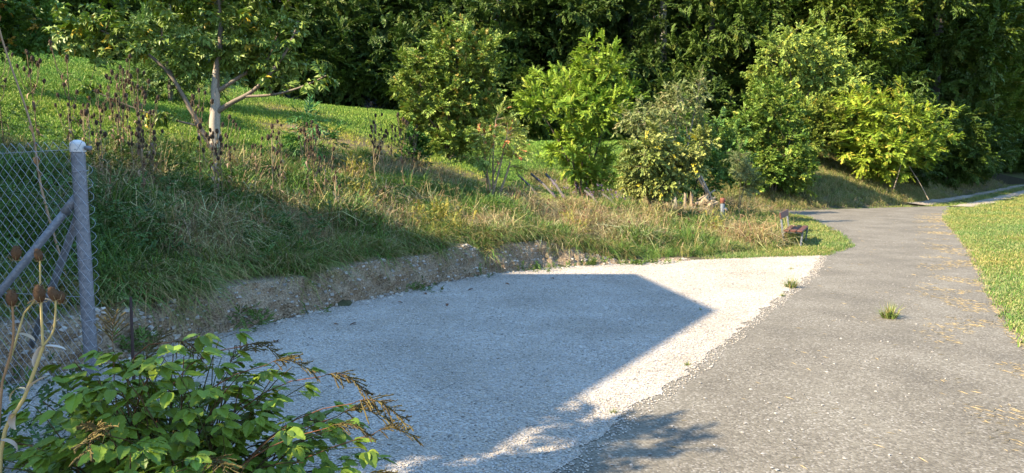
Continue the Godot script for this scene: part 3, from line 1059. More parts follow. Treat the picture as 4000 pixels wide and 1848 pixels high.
func build_front_shrub() -> void:
	var sh := thing("leafy_shrub", "low leafy shrub with feathery brown seed heads beside the fence post", "shrub", Vector3(-1.45, 0, -3.0))
	var leaves := []
	var tones := [[Color(0.073, 0.124, 0.013), Color(0.099, 0.142, 0.018)], [Color(0.113, 0.165, 0.018), Color(0.144, 0.177, 0.019)], [Color(0.131, 0.212, 0.025), Color(0.184, 0.201, 0.029)], [Color(0.053, 0.094, 0.013), Color(0.066, 0.100, 0.016)], [Color(0.171, 0.212, 0.029), Color(0.290, 0.129, 0.039)]]
	for k in 5: leaves.append(broad_leaf(1.0, 0.58, tones[k][0], tones[k][1], 90 + k))
	rng.seed = 95
	var stems := begin()
	var spots := []
	var heads := []
	for i in 210:
		var a := rnd(0, TAU)
		var start := Vector3(cos(a), 0, sin(a)) * rnd(0.02, 0.3)
		var ang := rnd(0, TAU)
		var reach := rnd(0.15, 1.0)
		var tip := Vector3(cos(ang) * reach * (0.98 if cos(ang) > 0 else 0.85), 0, sin(ang) * reach * 0.75)
		tip.y = (1.02 - 0.42 * pow(reach, 1.8)) * rnd(0.45, 1.05) - 0.1 * maxf(0, tip.x)
		var mid := start.lerp(tip, 0.45) + Vector3(0, 0.28, 0)
		var pts := []
		for t in 8: pts.append(start.lerp(mid, t / 7.0).lerp(mid.lerp(tip, t / 7.0), t / 7.0))
		tube(stems, pts, 0.0045, 0.0018, 4, Color(0.13, 0.06, 0.035).lerp(Color(0.12, 0.14, 0.04), rng.randf()))
		# compound leaves in threes and fives along the outer stem
		for t in [3, 4, 5, 6, 7]:
			if rng.randf() < 0.12: continue
			var base: Vector3 = pts[t]
			var fwd: Vector3 = (pts[t] - pts[t - 1]).normalized()
			var out := (fwd * 0.7 + rdir() * 0.75)
			out.y = rnd(-0.1, 0.35)
			out = out.normalized()
			var stalk := base + out * rnd(0.04, 0.1)
			tube(stems, [base, stalk], 0.0014, 0.001, 3, Color(0.12, 0.13, 0.04))
			var n := 3 if rng.randf() < 0.6 else 5
			for k in n:
				var side := (k + 1) / 2 * (1.0 if k % 2 else -1.0)
				var d := out.rotated(Vector3.UP, side * rnd(0.55, 0.8))
				d.y = rnd(-0.45, 0.12)
				d = d.normalized()
				var up := (Vector3.UP + rdir() * 0.35).normalized()
				var z := d.cross(up).normalized()
				var l := rnd(0.058, 0.1) * (1.0 - 0.1 * absf(side))
				var q := stalk + d * 0.008
				spots.append([Transform3D(Basis(d * l, z.cross(d) * l, z * l), q), q])
		if reach > 0.45 and heads.size() < 14 and tip.y > 0.4: heads.append([pts[7], (pts[7] - pts[6]).normalized()])
	part("stems", done(stems), M.bark, sh)
	# the seed heads reach out on the side of the yard
	for p in [Vector3(0.42, 0.92, 0.0), Vector3(0.62, 0.84, -0.1), Vector3(0.78, 0.76, 0.02), Vector3(0.86, 0.62, 0.0), Vector3(0.80, 0.42, 0.3), Vector3(0.12, 0.62, 0.5), Vector3(0.25, 0.95, -0.2), Vector3(0.72, 0.72, 0.2), Vector3(-0.05, 0.98, -0.15), Vector3(0.8, 0.48, 0.12)]: heads.append([p, Vector3(0.85, rnd(-0.1, 0.3), rnd(-0.4, 0.4)).normalized()])
	var plumes := [plume(201), plume(202), plume(203)]
	var stalks := begin()
	for i in heads.size():
		var d: Vector3 = heads[i][1]
		d = (d + Vector3(0.4, 0, 0)).normalized()
		var z := d.cross(Vector3.UP).normalized()
		part("seed_head", plumes[i % 3], M.dry, sh, Transform3D(Basis(d, z.cross(d), z).scaled(Vector3.ONE * rnd(0.75, 1.1)), heads[i][0]))
		var a := Vector3(rnd(-0.1, 0.15), 0.1, rnd(-0.1, 0.1))
		var b: Vector3 = heads[i][0]
		var m: Vector3 = b - d * a.distance_to(b) * 0.5
		var pts := []
		for t in 8: pts.append(a.lerp(m, t / 7.0).lerp(m.lerp(b, t / 7.0), t / 7.0))
		tube(stalks, pts, 0.004, 0.0018, 4, Color(0.2, 0.09, 0.05))
	part("stalks", done(stalks), M.bark, sh)
	var eye := Vector3(0, 1.75, 0) - sh.position
	spots.sort_custom(func(p: Array, q: Array) -> bool: return p[1].distance_squared_to(eye) < q[1].distance_squared_to(eye))
	rng.seed = 97
	var rest := []
	var rc := []
	for i in spots.size():
		var r := rng.randf()
		var k := 0 if r < 0.34 else (1 if r < 0.62 else (2 if r < 0.78 else (3 if r < 0.93 else 4)))
		if i < 300: part("leaf", leaves[k], M.gloss_leaf, sh, spots[i][0])
		else:
			rest.append(spots[i][0])
			rc.append(Color(1, 1, 1) * rnd(0.75, 1.35))
	many("foliage", leaves[1], M.gloss_leaf, rest, rc, sh)

# ---------- teasels ----------
func teasel_head(l: float, col: Color) -> ArrayMesh:
	rng.seed = 300
	var st := begin()
	var prof := []
	for i in 7:
		var t := i / 6.0
		prof.append(Vector2(0.3 * l * pow(sin(PI * clampf(0.06 + 0.9 * t, 0, 1)), 0.6), t * l))
	prof[6].x = 0.02 * l
	prof.push_front(Vector2(0.0, 0.0))
	prof.reverse()
	lathe(st, prof, 10, col)
	for k in 120:
		var t := rnd(0.04, 0.98)
		var a := rnd(0, TAU)
		var r := 0.3 * l * pow(sin(PI * clampf(0.06 + 0.9 * t, 0, 1)), 0.6)
		var p := Vector3(cos(a) * r * 0.9, t * l, sin(a) * r * 0.9)
		var d := Vector3(cos(a), 0.5, sin(a)).normalized()
		tube(st, [p, p + d * l * 0.1], l * 0.022, l * 0.004, 3, col * rnd(0.7, 1.5))
	for k in 7:
		var a := TAU * k / 7 + rnd(-0.2, 0.2)
		var o := Vector3(cos(a), 0, sin(a))
		tube(st, [Vector3.ZERO, o * l * 0.3 + Vector3(0, -l * 0.02, 0), o * l * 0.5 + Vector3(0, l * rnd(0.1, 0.4), 0)], l * 0.025, l * 0.008, 3, Color(0.3, 0.24, 0.13))
	return done(st)

func dry_leaf(l: float, w: float, curl: float, col: Color) -> ArrayMesh:
	var st := begin()
	var prev := []
	for i in 8:
		var t := i / 7.0
		var p := Vector3(sin(t * curl) / curl * l, (cos(t * curl) - 1) / curl * l, 0.08 * l * sin(t * 5))
		var half := w * 0.5 * pow(sin(PI * clampf(0.1 + 0.9 * t, 0, 1)), 0.7)
		var row := [p + Vector3(0, half * 0.6, -half), p, p + Vector3(0, half * 0.5, half)]
		if i:
			for e in 2:
				st.set_color(col * (1.0 if e else 0.88))
				for q in [prev[e], row[e], row[e + 1], prev[e], row[e + 1], prev[e + 1]]: st.add_vertex(q)
		prev = row
	return done(st)

var t_head: ArrayMesh
var t_leaf: ArrayMesh
var t_leaf2: ArrayMesh

func make_teasel(seed_: int, h: float, n: int, pale: bool) -> Node3D:
	rng.seed = seed_
	var c := Color(0.26, 0.2, 0.11) if pale else Color(0.13, 0.1, 0.055)
	var o := thing("teasel", "", "teasel")
	tag(o, "dry teasel", "teasel")
	var st := begin()
	var lean := Vector3(rnd(-0.08, 0.08), 1, rnd(-0.08, 0.08))
	tube(st, [Vector3.ZERO, lean * h * 0.5 + Vector3(0.01, 0, 0), lean * h * 0.93], 0.008, 0.004, 5, c)
	var tips := [[lean * h * 0.93, lean.normalized()]]
	for k in n:
		var y := h * rnd(0.4, 0.8)
		var a := rnd(0, TAU)
		var d := Vector3(cos(a) * rnd(0.35, 0.7), 1, sin(a) * rnd(0.35, 0.7)).normalized()
		var l := h * rnd(0.12, 0.34)
		var s := lean * y
		var e := s + Vector3(d.x * l * 0.9, l, d.z * l * 0.9)
		tube(st, [s, s + Vector3(d.x * l * 0.6, l * 0.35, d.z * l * 0.6), e], 0.0045, 0.003, 4, c)
		tips.append([e, Vector3(d.x * 0.3, 1, d.z * 0.3).normalized()])
	part("stem", done(st), M.dry, o)
	for t in tips:
		var up: Vector3 = t[1]
		var x := up.cross(Vector3(0.2, 0.1, 1)).normalized()
		part("seed_head", t_head, M.dry, o, Transform3D(Basis(x, up, x.cross(up)).scaled(Vector3.ONE * rnd(0.75, 1.15)), t[0]))
	for k in 10 + n:
		var y := h * rnd(0.1, 0.85)
		part("leaf", t_leaf if k % 2 else t_leaf2, M.dry, o, Transform3D((Basis(Vector3.UP, rnd(0, TAU)) * Basis(Vector3(0, 0, 1), rnd(-0.6, 0.7))).scaled(Vector3(1, 1, 0.7) * rnd(0.4, 0.95)), lean * y))
	return o

func build_teasels() -> void:
	t_head = teasel_head(0.068, Color(0.05, 0.035, 0.02))
	t_leaf = dry_leaf(0.16, 0.035, 1.6, Color(0.27, 0.19, 0.12))
	t_leaf2 = dry_leaf(0.2, 0.045, 2.6, Color(0.13, 0.085, 0.055))
	var protos := [make_teasel(310, 1.25, 6, false), make_teasel(311, 1.0, 5, true), make_teasel(312, 1.4, 7, false), make_teasel(313, 0.85, 4, true)]
	var clumps := [
		[Vector2(-6.6, -11.0), 0.6, 6, "dark dry teasel stalks standing above the fence post", "teasels above the fence post"],
		[Vector2(-5.9, -11.4), 0.6, 9, "rust brown dry teasels left of the white barked tree", "teasels left of the white barked tree"],
		[Vector2(-4.5, -11.2), 1.0, 10, "dark headed teasels in the grass below the white barked tree", "teasels below the white barked tree"],
		[Vector2(-3.2, -11.5), 0.55, 7, "pale brown teasels in front of the feathery leaved sapling", "teasels at the sapling"],
		[Vector2(-2.5, -14.6), 0.5, 7, "dark teasels standing left of the small round bush", "teasels left of the round bush"],
		[Vector2(-5.0, -9.6), 0.7, 4, "low shaded teasels in the dark grass of the bank", "teasels in the shaded grass"]]
	rng.seed = 330
	var used := [false, false, false, false]
	for c in clumps:
		for k in c[2]:
			var v = (k + (1 if c[0].x > -3.3 and c[0].x < -3.1 else 0)) % 4
			var p: Vector2 = c[0] + Vector2(rnd(-1, 1), rnd(-1, 1)) * c[1]
			var at := on_ground(p.x, p.y, -0.05)
			var size := rnd(0.9, 1.3)
			var o: Node3D = protos[v]
			if used[v]: o = copy(protos[v], at, rnd(0, TAU), size)
			else:
				used[v] = true
				o.position = at
				o.rotation.y = rnd(0, TAU)
				o.scale = Vector3.ONE * size
			tag(o, c[3], "teasel", c[4])
	# the one close to the viewer
	var t := thing("teasel", "tall dry teasel with curled pale leaves in front of the fence", "teasel", Vector3(-1.93, 0, -2.6))
	var o := t.position
	var st := begin()
	var pale := Color(0.36, 0.29, 0.12)
	var main := curve([Vector3(-1.93, 0, -2.6) - o, Vector3(-1.88, 0.7, -2.6) - o, Vector3(-1.78, 0.91, -2.6) - o, Vector3(-1.70, 1.1, -2.6) - o], 4)
	tube(st, main, 0.008, 0.006, 8, pale, 0.06)
	tube(st, curve([Vector3(-1.70, 1.1, -2.6) - o, Vector3(-1.70, 1.18, -2.6) - o, Vector3(-1.698, 1.262, -2.6) - o], 3), 0.0048, 0.004, 6, pale, 0.06)
	tube(st, curve([Vector3(-1.70, 1.1, -2.6) - o, Vector3(-1.655, 1.155, -2.59) - o, Vector3(-1.636, 1.22, -2.58) - o, Vector3(-1.632, 1.272, -2.58) - o], 3), 0.004, 0.0032, 6, pale, 0.06)
	tube(st, curve([Vector3(-1.9, 0.95, -2.66) - o, Vector3(-1.85, 1.1, -2.66) - o, Vector3(-1.83, 1.24, -2.64) - o], 3), 0.0048, 0.004, 6, Color(0.24, 0.15, 0.08), 0.06)
	tube(st, curve([Vector3(-1.83, 1.2, -2.7) - o, Vector3(-1.77, 1.28, -2.7) - o, Vector3(-1.757, 1.4, -2.7) - o], 3), 0.0034, 0.003, 6, pale, 0.06)
	tube(st, curve([Vector3(-1.93, 0, -2.66) - o, Vector3(-1.94, 0.6, -2.66) - o, Vector3(-1.9, 0.95, -2.66) - o], 3), 0.006, 0.005, 6, Color(0.24, 0.15, 0.08), 0.06)
	tube(st, [Vector3(-1.9, 0.95, -2.66) - o, Vector3(-1.86, 1.08, -2.68) - o, Vector3(-1.83, 1.2, -2.7) - o], 0.0045, 0.0034, 6, pale)
	part("stem", done(st), M.dry, t)
	var big := teasel_head(0.062, Color(0.085, 0.048, 0.024))
	var hs := [[Vector3(-1.698, 1.262, -2.6), 1.05, 0.12], [Vector3(-1.632, 1.272, -2.58), 0.85, 0.3], [Vector3(-1.83, 1.24, -2.64), 1.0, 0.0], [Vector3(-1.757, 1.4, -2.7), 0.75, 0.2], [Vector3(-1.75, 1.22, -2.8), 0.8, 0.0], [Vector3(-1.86, 1.4, -2.72), 0.9, -0.1]]
	for h in hs: part("seed_head", big, M.dry, t, Transform3D((Basis(Vector3.BACK, h[2])).scaled(Vector3.ONE * h[1]), h[0] - o))
	var ls := [[Vector3(-1.70, 1.1, -2.6), PI - 0.2, -0.75, 0.085, 0.034, 0.9, Color(0.5, 0.45, 0.38)], [Vector3(-1.70, 1.1, -2.6), 0.0, 0.1, 0.075, 0.02, 0.6, Color(0.5, 0.45, 0.38)], [Vector3(-1.768, 0.93, -2.6), 0.1, 1.0, 0.085, 0.03, 0.7, Color(0.46, 0.39, 0.3)], [Vector3(-1.772, 0.92, -2.6), PI, 1.3, 0.1, 0.018, 3.6, Color(0.42, 0.34, 0.2)], [Vector3(-1.815, 0.85, -2.59), PI - 0.3, -0.5, 0.07, 0.03, 2.6, Color(0.42, 0.3, 0.2)], [Vector3(-1.865, 0.75, -2.58), 0.1, 0.5, 0.08, 0.026, 2.4, Color(0.45, 0.34, 0.25)], [Vector3(-1.66, 1.16, -2.59), 0.3, 1.3, 0.05, 0.014, 0.7, Color(0.48, 0.42, 0.32)], [Vector3(-1.83, 1.13, -2.66), -0.3, 0.2, 0.075, 0.02, 1.0, Color(0.4, 0.3, 0.2)], [Vector3(-1.8, 1.24, -2.68), 0.0, 0.6, 0.08, 0.018, 0.9, Color(0.38, 0.3, 0.2)]]
	for l in ls: part("leaf", dry_leaf(l[3] * 1.1, l[4], l[5], l[6]), M.dry, t, Transform3D(Basis(Vector3.UP, l[1]) * Basis(Vector3.BACK, l[2]), l[0] - o))
	# rusty rod stuck in the yard behind the shrub
	st = begin()
	tube(st, [Vector3(0, -0.2, 0), Vector3(0.004, 0.5, 0), Vector3(0.01, 0.92, 0)], 0.0095, 0.009, 8, Color(0.05, 0.035, 0.028), 0.12, true)
	var rod := part("metal_rod", done(st), M.dry)
	rod.position = Vector3(-2.44, 0, -4.6)
	tag(rod, "thin rusty metal rod standing upright behind the leafy shrub", "rod")

# thin dry stem and its few leaves hanging at the upper left, behind the fence
func build_dry_stem() -> void:
	var o := thing("dry_stem", "tall thin brown stem with withered orange leaves rising behind the fence", "stem", on_ground(-4.3, -7.0))
	var st := begin()
	var pts := curve([Vector3(0, 0, 0), Vector3(-0.2, 0.9, 0), Vector3(-0.26, 1.5, 0.0), Vector3(-0.45, 2.3, 0.05), Vector3(-0.56, 3.1, 0.1)], 4)
	tube(st, pts, 0.013, 0.006, 6, Color(0.3, 0.2, 0.12), 0.08)
	part("stem", done(st), M.dry, o)
	rng.seed = 350
	for k in 22:
		var p: Vector3 = pts[4 + rng.randi() % 13]
		var green := rng.randf() < 0.35
		part("leaf", dry_leaf(rnd(0.06, 0.12), rnd(0.025, 0.04), rnd(0.6, 2.4), Color(0.08, 0.13, 0.04) if green else Color(0.34, 0.17, 0.07)), M.dry, o, Transform3D(Basis(Vector3.UP, rnd(0, TAU)) * Basis(Vector3.BACK, rnd(-1.0, 0.4)), p))

# ---------- bench, pump, logs ----------
func tuft(n: int, h: float, seed_: int, pal: Array) -> ArrayMesh:
	rng.seed = seed_
	var V := PackedVector3Array()
	var C := PackedColorArray()
	for i in n:
		var a := rnd(0, TAU)
		var o := Vector3(cos(a), 0, sin(a))
		var lean := pow(rng.randf(), 0.7) * 1.25
		var l := h * rnd(0.4, 1.1)
		var p := o * h * 0.35 * rng.randf() + Vector3(0, -0.01, 0)
		var p1 := p + (Vector3.UP * cos(lean * 0.6) + o * sin(lean * 0.6)) * l * 0.5
		var p2 := p1 + (Vector3.UP * cos(lean * 1.4) + o * sin(lean * 1.4)) * l * 0.5
		var s := o.cross(Vector3.UP).rotated(Vector3.UP, rnd(-1, 1)) * 0.0032
		var c: Color = pal[rng.randi() % pal.size()] * rnd(0.7, 1.3)
		for q in [p - s, p1 - s, p + s, p + s, p1 - s, p1 + s, p1 - s, p2, p1 + s]:
			V.append(q)
			C.append(c)
	return raw(V, C)

func build_props() -> void:
	var bench := thing("park_bench", "brown slatted bench on grey steel frames in the grass by the road", "bench", on_ground(6.22, -16.3, -0.02))
	bench.rotation.y = -0.46
	bench.scale = Vector3.ONE * 0.9
	var wood := plain(Color(0.13, 0.055, 0.04), 0.6)
	wood.albedo_texture = noise_tex(FastNoiseLite.TYPE_SIMPLEX, 0.02, [[0.0, Color(0.75, 0.72, 0.7)], [1.0, Color.WHITE]], 77, 4, 256)
	wood.uv1_triplanar = true
	wood.uv1_scale = Vector3(8, 8, 1)
	var L := 1.7
	for k in 3:
		var st := begin()
		block(st, Vector3(0.125, 0.038, L), Transform3D(Basis(Vector3.BACK, -0.04), Vector3(0.0 + k * 0.15, 0.44, 0)), 0.006)
		part("seat_slat", done(st), wood, bench)
	var bst := begin()
	block(bst, Vector3(0.036, 0.15, L), Transform3D(Basis(Vector3.BACK, 0.14), Vector3(-0.145, 0.79, 0)), 0.006)
	part("backrest", done(bst), wood, bench)
	for s in [-1, 1]:
		var st := begin()
		var z: float = s * (L / 2 - 0.16)
		block(st, Vector3(0.04, 0.9, 0.05), Transform3D(Basis(Vector3.BACK, 0.14), Vector3(-0.1, 0.42, z)), 0.004)
		block(st, Vector3(0.5, 0.04, 0.05), Transform3D(Basis(), Vector3(0.12, 0.4, z)), 0.004)
		block(st, Vector3(0.04, 0.44, 0.05), Transform3D(Basis(Vector3.BACK, -0.1), Vector3(0.33, 0.19, z)), 0.004)
		part("frame", done(st), M.steel, bench)
	# standpipe
	var pump := thing("standpipe", "grey standpipe with a red brown top beside the log pile", "standpipe", on_ground(6.05, -21.0, -0.3))
	pump.scale = Vector3(0.8, 0.9, 0.8)
	var grey_m := plain(Color(0.12, 0.14, 0.165), 0.6, 0.2)
	var st := begin()
	lathe(st, [Vector2(0.0, 0.95), Vector2(0.06, 0.95), Vector2(0.075, 0.93), Vector2(0.075, 0.6), Vector2(0.085, 0.58), Vector2(0.085, 0.54), Vector2(0.07, 0.52), Vector2(0.066, 0.0)], 20)
	part("body", done(st), grey_m, pump)
	st = begin()
	lathe(st, [Vector2(0.0, 1.13), Vector2(0.075, 1.125), Vector2(0.09, 1.1), Vector2(0.09, 0.97), Vector2(0.07, 0.95)], 20)
	part("cap", done(st), plain(Color(0.15, 0.05, 0.035), 0.6), pump)
	st = begin()
	tube(st, [Vector3(0.04, 0.78, 0.02), Vector3(0.13, 0.78, 0.03), Vector3(0.16, 0.73, 0.03)], 0.038, 0.034, 12, Color.WHITE, 0.0, true)
	part("spout", done(st), grey_m, pump)
	# log pile
	var log_w := tinted(0.9)
	log_w.albedo_texture = M.bark.albedo_texture
	log_w.uv1_triplanar = true
	log_w.uv1_scale = Vector3(5, 5, 5)
	var G := H(5.4, -21.3)
	var logs := [
		[Vector3(4.9, 0.10, -21.2), Vector3(6.0, 0.05, -21.1), 0.07, "pale debarked log lying lowest along the pile's front"], [Vector3(5.0, 0.27, -21.3), Vector3(5.8, 0.25, -21.25), 0.085, "grey brown log lying on top of the pale front log"],
		[Vector3(5.7, 0.1, -21.2), Vector3(5.9, 0.34, -21.9), 0.12, "short thick log end at the right corner of the pile"], [Vector3(5.1, 0.1, -21.5), Vector3(5.1, 0.74, -21.55), 0.05, "upright stake at the middle of the log pile"],
		[Vector3(5.3, 0.1, -21.5), Vector3(5.29, 0.8, -21.55), 0.05, "upright stake right of the middle of the log pile"], [Vector3(4.55, 0.0, -21.4), Vector3(4.62, 0.9, -21.6), 0.07, "upright pale post at the left end of the log pile"],
		[Vector3(4.3, 0.0, -21.3), Vector3(4.42, 0.8, -21.5), 0.05, "thin upright post leaning left of the log pile"], [Vector3(5.85, 0.55, -21.6), Vector3(5.45, 1.35, -21.8), 0.05, "bleached branch leaning steeply over the log pile"],
		[Vector3(5.9, 0.5, -21.5), Vector3(5.35, 1.85, -22.0), 0.035, "long thin grey pole leaning behind the log pile"], [Vector3(5.4, 0.42, -21.5), Vector3(5.95, 0.6, -21.4), 0.04, "split piece lying aslant on the log pile"],
		[Vector3(5.45, 0.5, -21.6), Vector3(6.0, 0.82, -21.6), 0.03, "thin split stick poking up from the log pile"], [Vector3(5.4, 0.38, -21.7), Vector3(5.9, 0.44, -21.7), 0.06, "short log in the middle layer of the pile"],
		[Vector3(4.75, 0.2, -21.3), Vector3(4.85, 0.75, -21.9), 0.09, "pale pinkish log end leaning at the left of the pile"], [Vector3(5.6, -0.06, -21.0), Vector3(6.1, -0.08, -20.95), 0.06, "short pale log in the grass before the pile"]]
	rng.seed = 400
	for l in logs:
		var s := begin()
		var a: Vector3 = l[0]
		var b: Vector3 = l[1]
		var c := Color(0.36, 0.28, 0.2).lerp(Color(0.48, 0.4, 0.31), rng.randf())
		tube(s, [Vector3.ZERO, (b - a) * 0.35 + rdir() * 0.012, (b - a) * 0.7 + rdir() * 0.012, b - a], l[2] * 0.95, l[2] * 0.82, 10, c, 0.07, true)
		var o := part("log", done(s), log_w)
		o.position = a + Vector3(0, G, 0)
		tag(o, l[3], "log", "logs of the pile beside the standpipe")
	# yellowish chunks of split wood heaped on the corner
	for k in 9:
		var s := begin()
		block(s, Vector3(rnd(0.1, 0.22), rnd(0.06, 0.12), rnd(0.1, 0.16)), Transform3D(Basis.from_euler(Vector3(rnd(-1, 1), rnd(0, 6), rnd(-1, 1))), Vector3.ZERO), 0.02, Color(0.5, 0.4, 0.27) * rnd(0.8, 1.1))
		var o := part("firewood_chunk", done(s), log_w)
		o.position = Vector3(5.45 + 0.06 * k, G + rnd(0.38, 0.62) - 0.02 * absf(k - 4), -21.3 + rnd(-0.15, 0.15))
		tag(o, "split yellowish wood chunk heaped on the log pile corner", "firewood", "split wood chunks on the log pile")
	# grey poles lying up the slope
	var poles := [[Vector3(0.55, 1.75, -20.5), Vector3(1.15, 1.15, -19.0), 0.05, "long grey pole of the leaning pair behind the grass, left one"], [Vector3(0.95, 1.75, -20.3), Vector3(1.4, 1.12, -19.0), 0.055, "long grey pole of the leaning pair behind the grass, right one"], [Vector3(0.2, 1.7, -20.4), Vector3(0.75, 1.1, -19.0), 0.045, "mossy grey pole lying left of the leaning pair"], [Vector3(2.0, 1.3, -19.8), Vector3(2.3, 0.95, -19.0), 0.05, "short grey stake end showing right of the pole pair"], [Vector3(2.5, 1.2, -19.8), Vector3(2.75, 0.9, -19.0), 0.05, "last short grey stake end beside the yellowing shrub"]]
	for l in poles:
		var s := begin()
		var a: Vector3 = l[0]
		var b: Vector3 = l[1]
		tube(s, [Vector3.ZERO, (b - a) * 0.5 + Vector3(0.02, 0.02, 0), b - a], l[2] * 0.6, l[2] * 0.72, 10, Color(0.15, 0.145, 0.138), 0.06, true)
		var o := part("wooden_pole", done(s), log_w)
		o.position = a + Vector3(0, -0.22, -0.3)
		tag(o, l[3], "pole", "grey poles behind the tall grass")
	# grass tufts growing out of the asphalt and the gravel
	var tufts := [[Vector2(4.37, -8.33), 0.85, "round grass tuft growing from the middle of the asphalt"], [Vector2(4.03, -10.45), 0.8, "larger grass tuft on the seam between gravel and asphalt"], [Vector2(3.65, -9.75), 0.5, "small grass tuft below the larger one on the gravel seam"], [Vector2(4.75, -12.3), 0.45, "flat dry tuft on the gravel near the road's bend"], [Vector2(2.3, -8.78), 0.3, "tiny weed at the corner of the roof's shadow"], [Vector2(1.55, -6.3), 0.4, "thin brownish tuft at the gravel edge halfway along the road"], [Vector2(0.72, -5.05), 0.35, "small tuft at the gravel edge near the leaf shadow"]]
	for k in tufts.size():
		var t: Array = tufts[k]
		var o := part("grass_tuft", tuft(150 if k < 2 else 45, 0.17 if k < 2 else 0.11, 420 + k, [Color(0.09, 0.14, 0.03), Color(0.13, 0.17, 0.04), Color(0.3, 0.25, 0.1)]), M.grass)
		o.position = Vector3(t[0].x, 0.0, t[0].y)
		o.scale = Vector3.ONE * t[1] * 1.5
		tag(o, t[2], "grass tuft", "tufts growing from the road and yard")
	# brown leaves blown onto the gravel
	var fl := dry_leaf(0.09, 0.05, 0.5, Color(0.14, 0.07, 0.04))
	var at := [Vector2(-1.95, -7.9), Vector2(-1.72, -7.95), Vector2(-0.55, -10.2), Vector2(-1.0, -10.3), Vector2(-1.45, -9.2), Vector2(-0.8, -9.1), Vector2(-2.35, -7.1), Vector2(-1.2, -9.9), Vector2(-0.1, -10.7), Vector2(-2.0, -6.4), Vector2(0.6, -11.2), Vector2(0.2, -12.1)]
	rng.seed = 430
	for p in at:
		var o := part("fallen_leaf", fl, M.dry)
		o.transform = Transform3D(Basis.from_euler(Vector3(rnd(-0.2, 0.2), rnd(0, TAU), 0)).scaled(Vector3.ONE * rnd(0.7, 1.2)), Vector3(p.x, 0.022, p.y))
		tag(o, "curled brown fallen leaf lying on the shaded gravel", "leaf", "fallen leaves on the gravel")
	# straw of the mowing along the right road edge
	var xs := []
	var cs := []
	var V := PackedVector3Array()
	var C := PackedColorArray()
	add_leaf(V, C, Vector3.ZERO, Vector3.RIGHT, Vector3.UP, 0.07, 0.004, Color(1, 1, 1), 0.3, 0.05)
	var straw := raw(V, C)
	for i in 17000:
		var z := -rnd(4.0, 27.0)
		var e := road_right(z)
		var x := e - 0.15 - 1.1 * pow(rng.randf(), 2.2) + 0.5 * rng.randf() if i % 40 else rnd(0.12, 0.6) * -z
		if not Geometry2D.is_point_in_polygon(Vector2(x - 0.25, z), road_poly) or Geometry2D.is_point_in_polygon(Vector2(x, z), gravel_poly): continue
		if wob.get_noise_2d(x * 14, z * 14) < 0.05 and i % 40 and x < e - 0.2: continue
		xs.append(Transform3D((Basis(Vector3.UP, rnd(-1.6, 1.6)) * Basis(Vector3.RIGHT, rnd(-0.5, 0.5))).scaled(Vector3.ONE * rnd(0.5, 1.5)), Vector3(x, 0.006, z)))
		cs.append(Color(0.38, 0.31, 0.18) * rnd(0.7, 1.2))
	tag(many("straw", straw, M.dry, xs, cs), "cut straw blown onto the right side of the asphalt", "straw")

func road_right(z: float) -> float:
	var e := [Vector2(19.3, -32.2), Vector2(16.2, -27.2), Vector2(13.63, -22.69), Vector2(11.02, -17.67), Vector2(8.58, -13.25), Vector2(6.94, -10.4), Vector2(6.2, -9.0), Vector2(5.36, -7.53), Vector2(4.5, -5.6), Vector2(3.6, -3.0)]
	for i in e.size() - 1:
		if z >= e[i].y and z <= e[i + 1].y: return lerpf(e[i].x, e[i + 1].x, (z - e[i].y) / (e[i + 1].y - e[i].y))
	return 4.0


# ---------- trees and shrubs of the garden ----------
func bush_stems(base: Vector3, tops: Array, r: float) -> Array:
	var out := []
	for t in tops:
		var b := base + Vector3(rnd(-0.15, 0.15), 0, rnd(-0.15, 0.15))
		out.append([[b, b.lerp(t, 0.45) + Vector3(rnd(-0.1, 0.1), 0.15, rnd(-0.1, 0.1)), t], r * rnd(0.7, 1.1), r * 0.3])
	return out

func plant(called: String, label: String, cat: String, base: Vector3, tops: Array, lobes: Array, o: Dictionary) -> Node3D:
	rng.seed = o.get("seed", 7)
	var t := thing(called, label, cat, base)
	var tt := []
	for p in tops: tt.append(p - base)
	var ll := []
	for l in lobes: ll.append([l[0] - base.x, l[1] - base.y, l[2] - base.z + rnd(-0.4, 0.4) * l[5], l[3], l[4], l[5]])
	var stems: Array = o.stems if o.has("stems") else bush_stems(Vector3(0, -0.1, 0), tt, o.get("r", 0.035))
	grow(t, stems, ll, o)
	return t

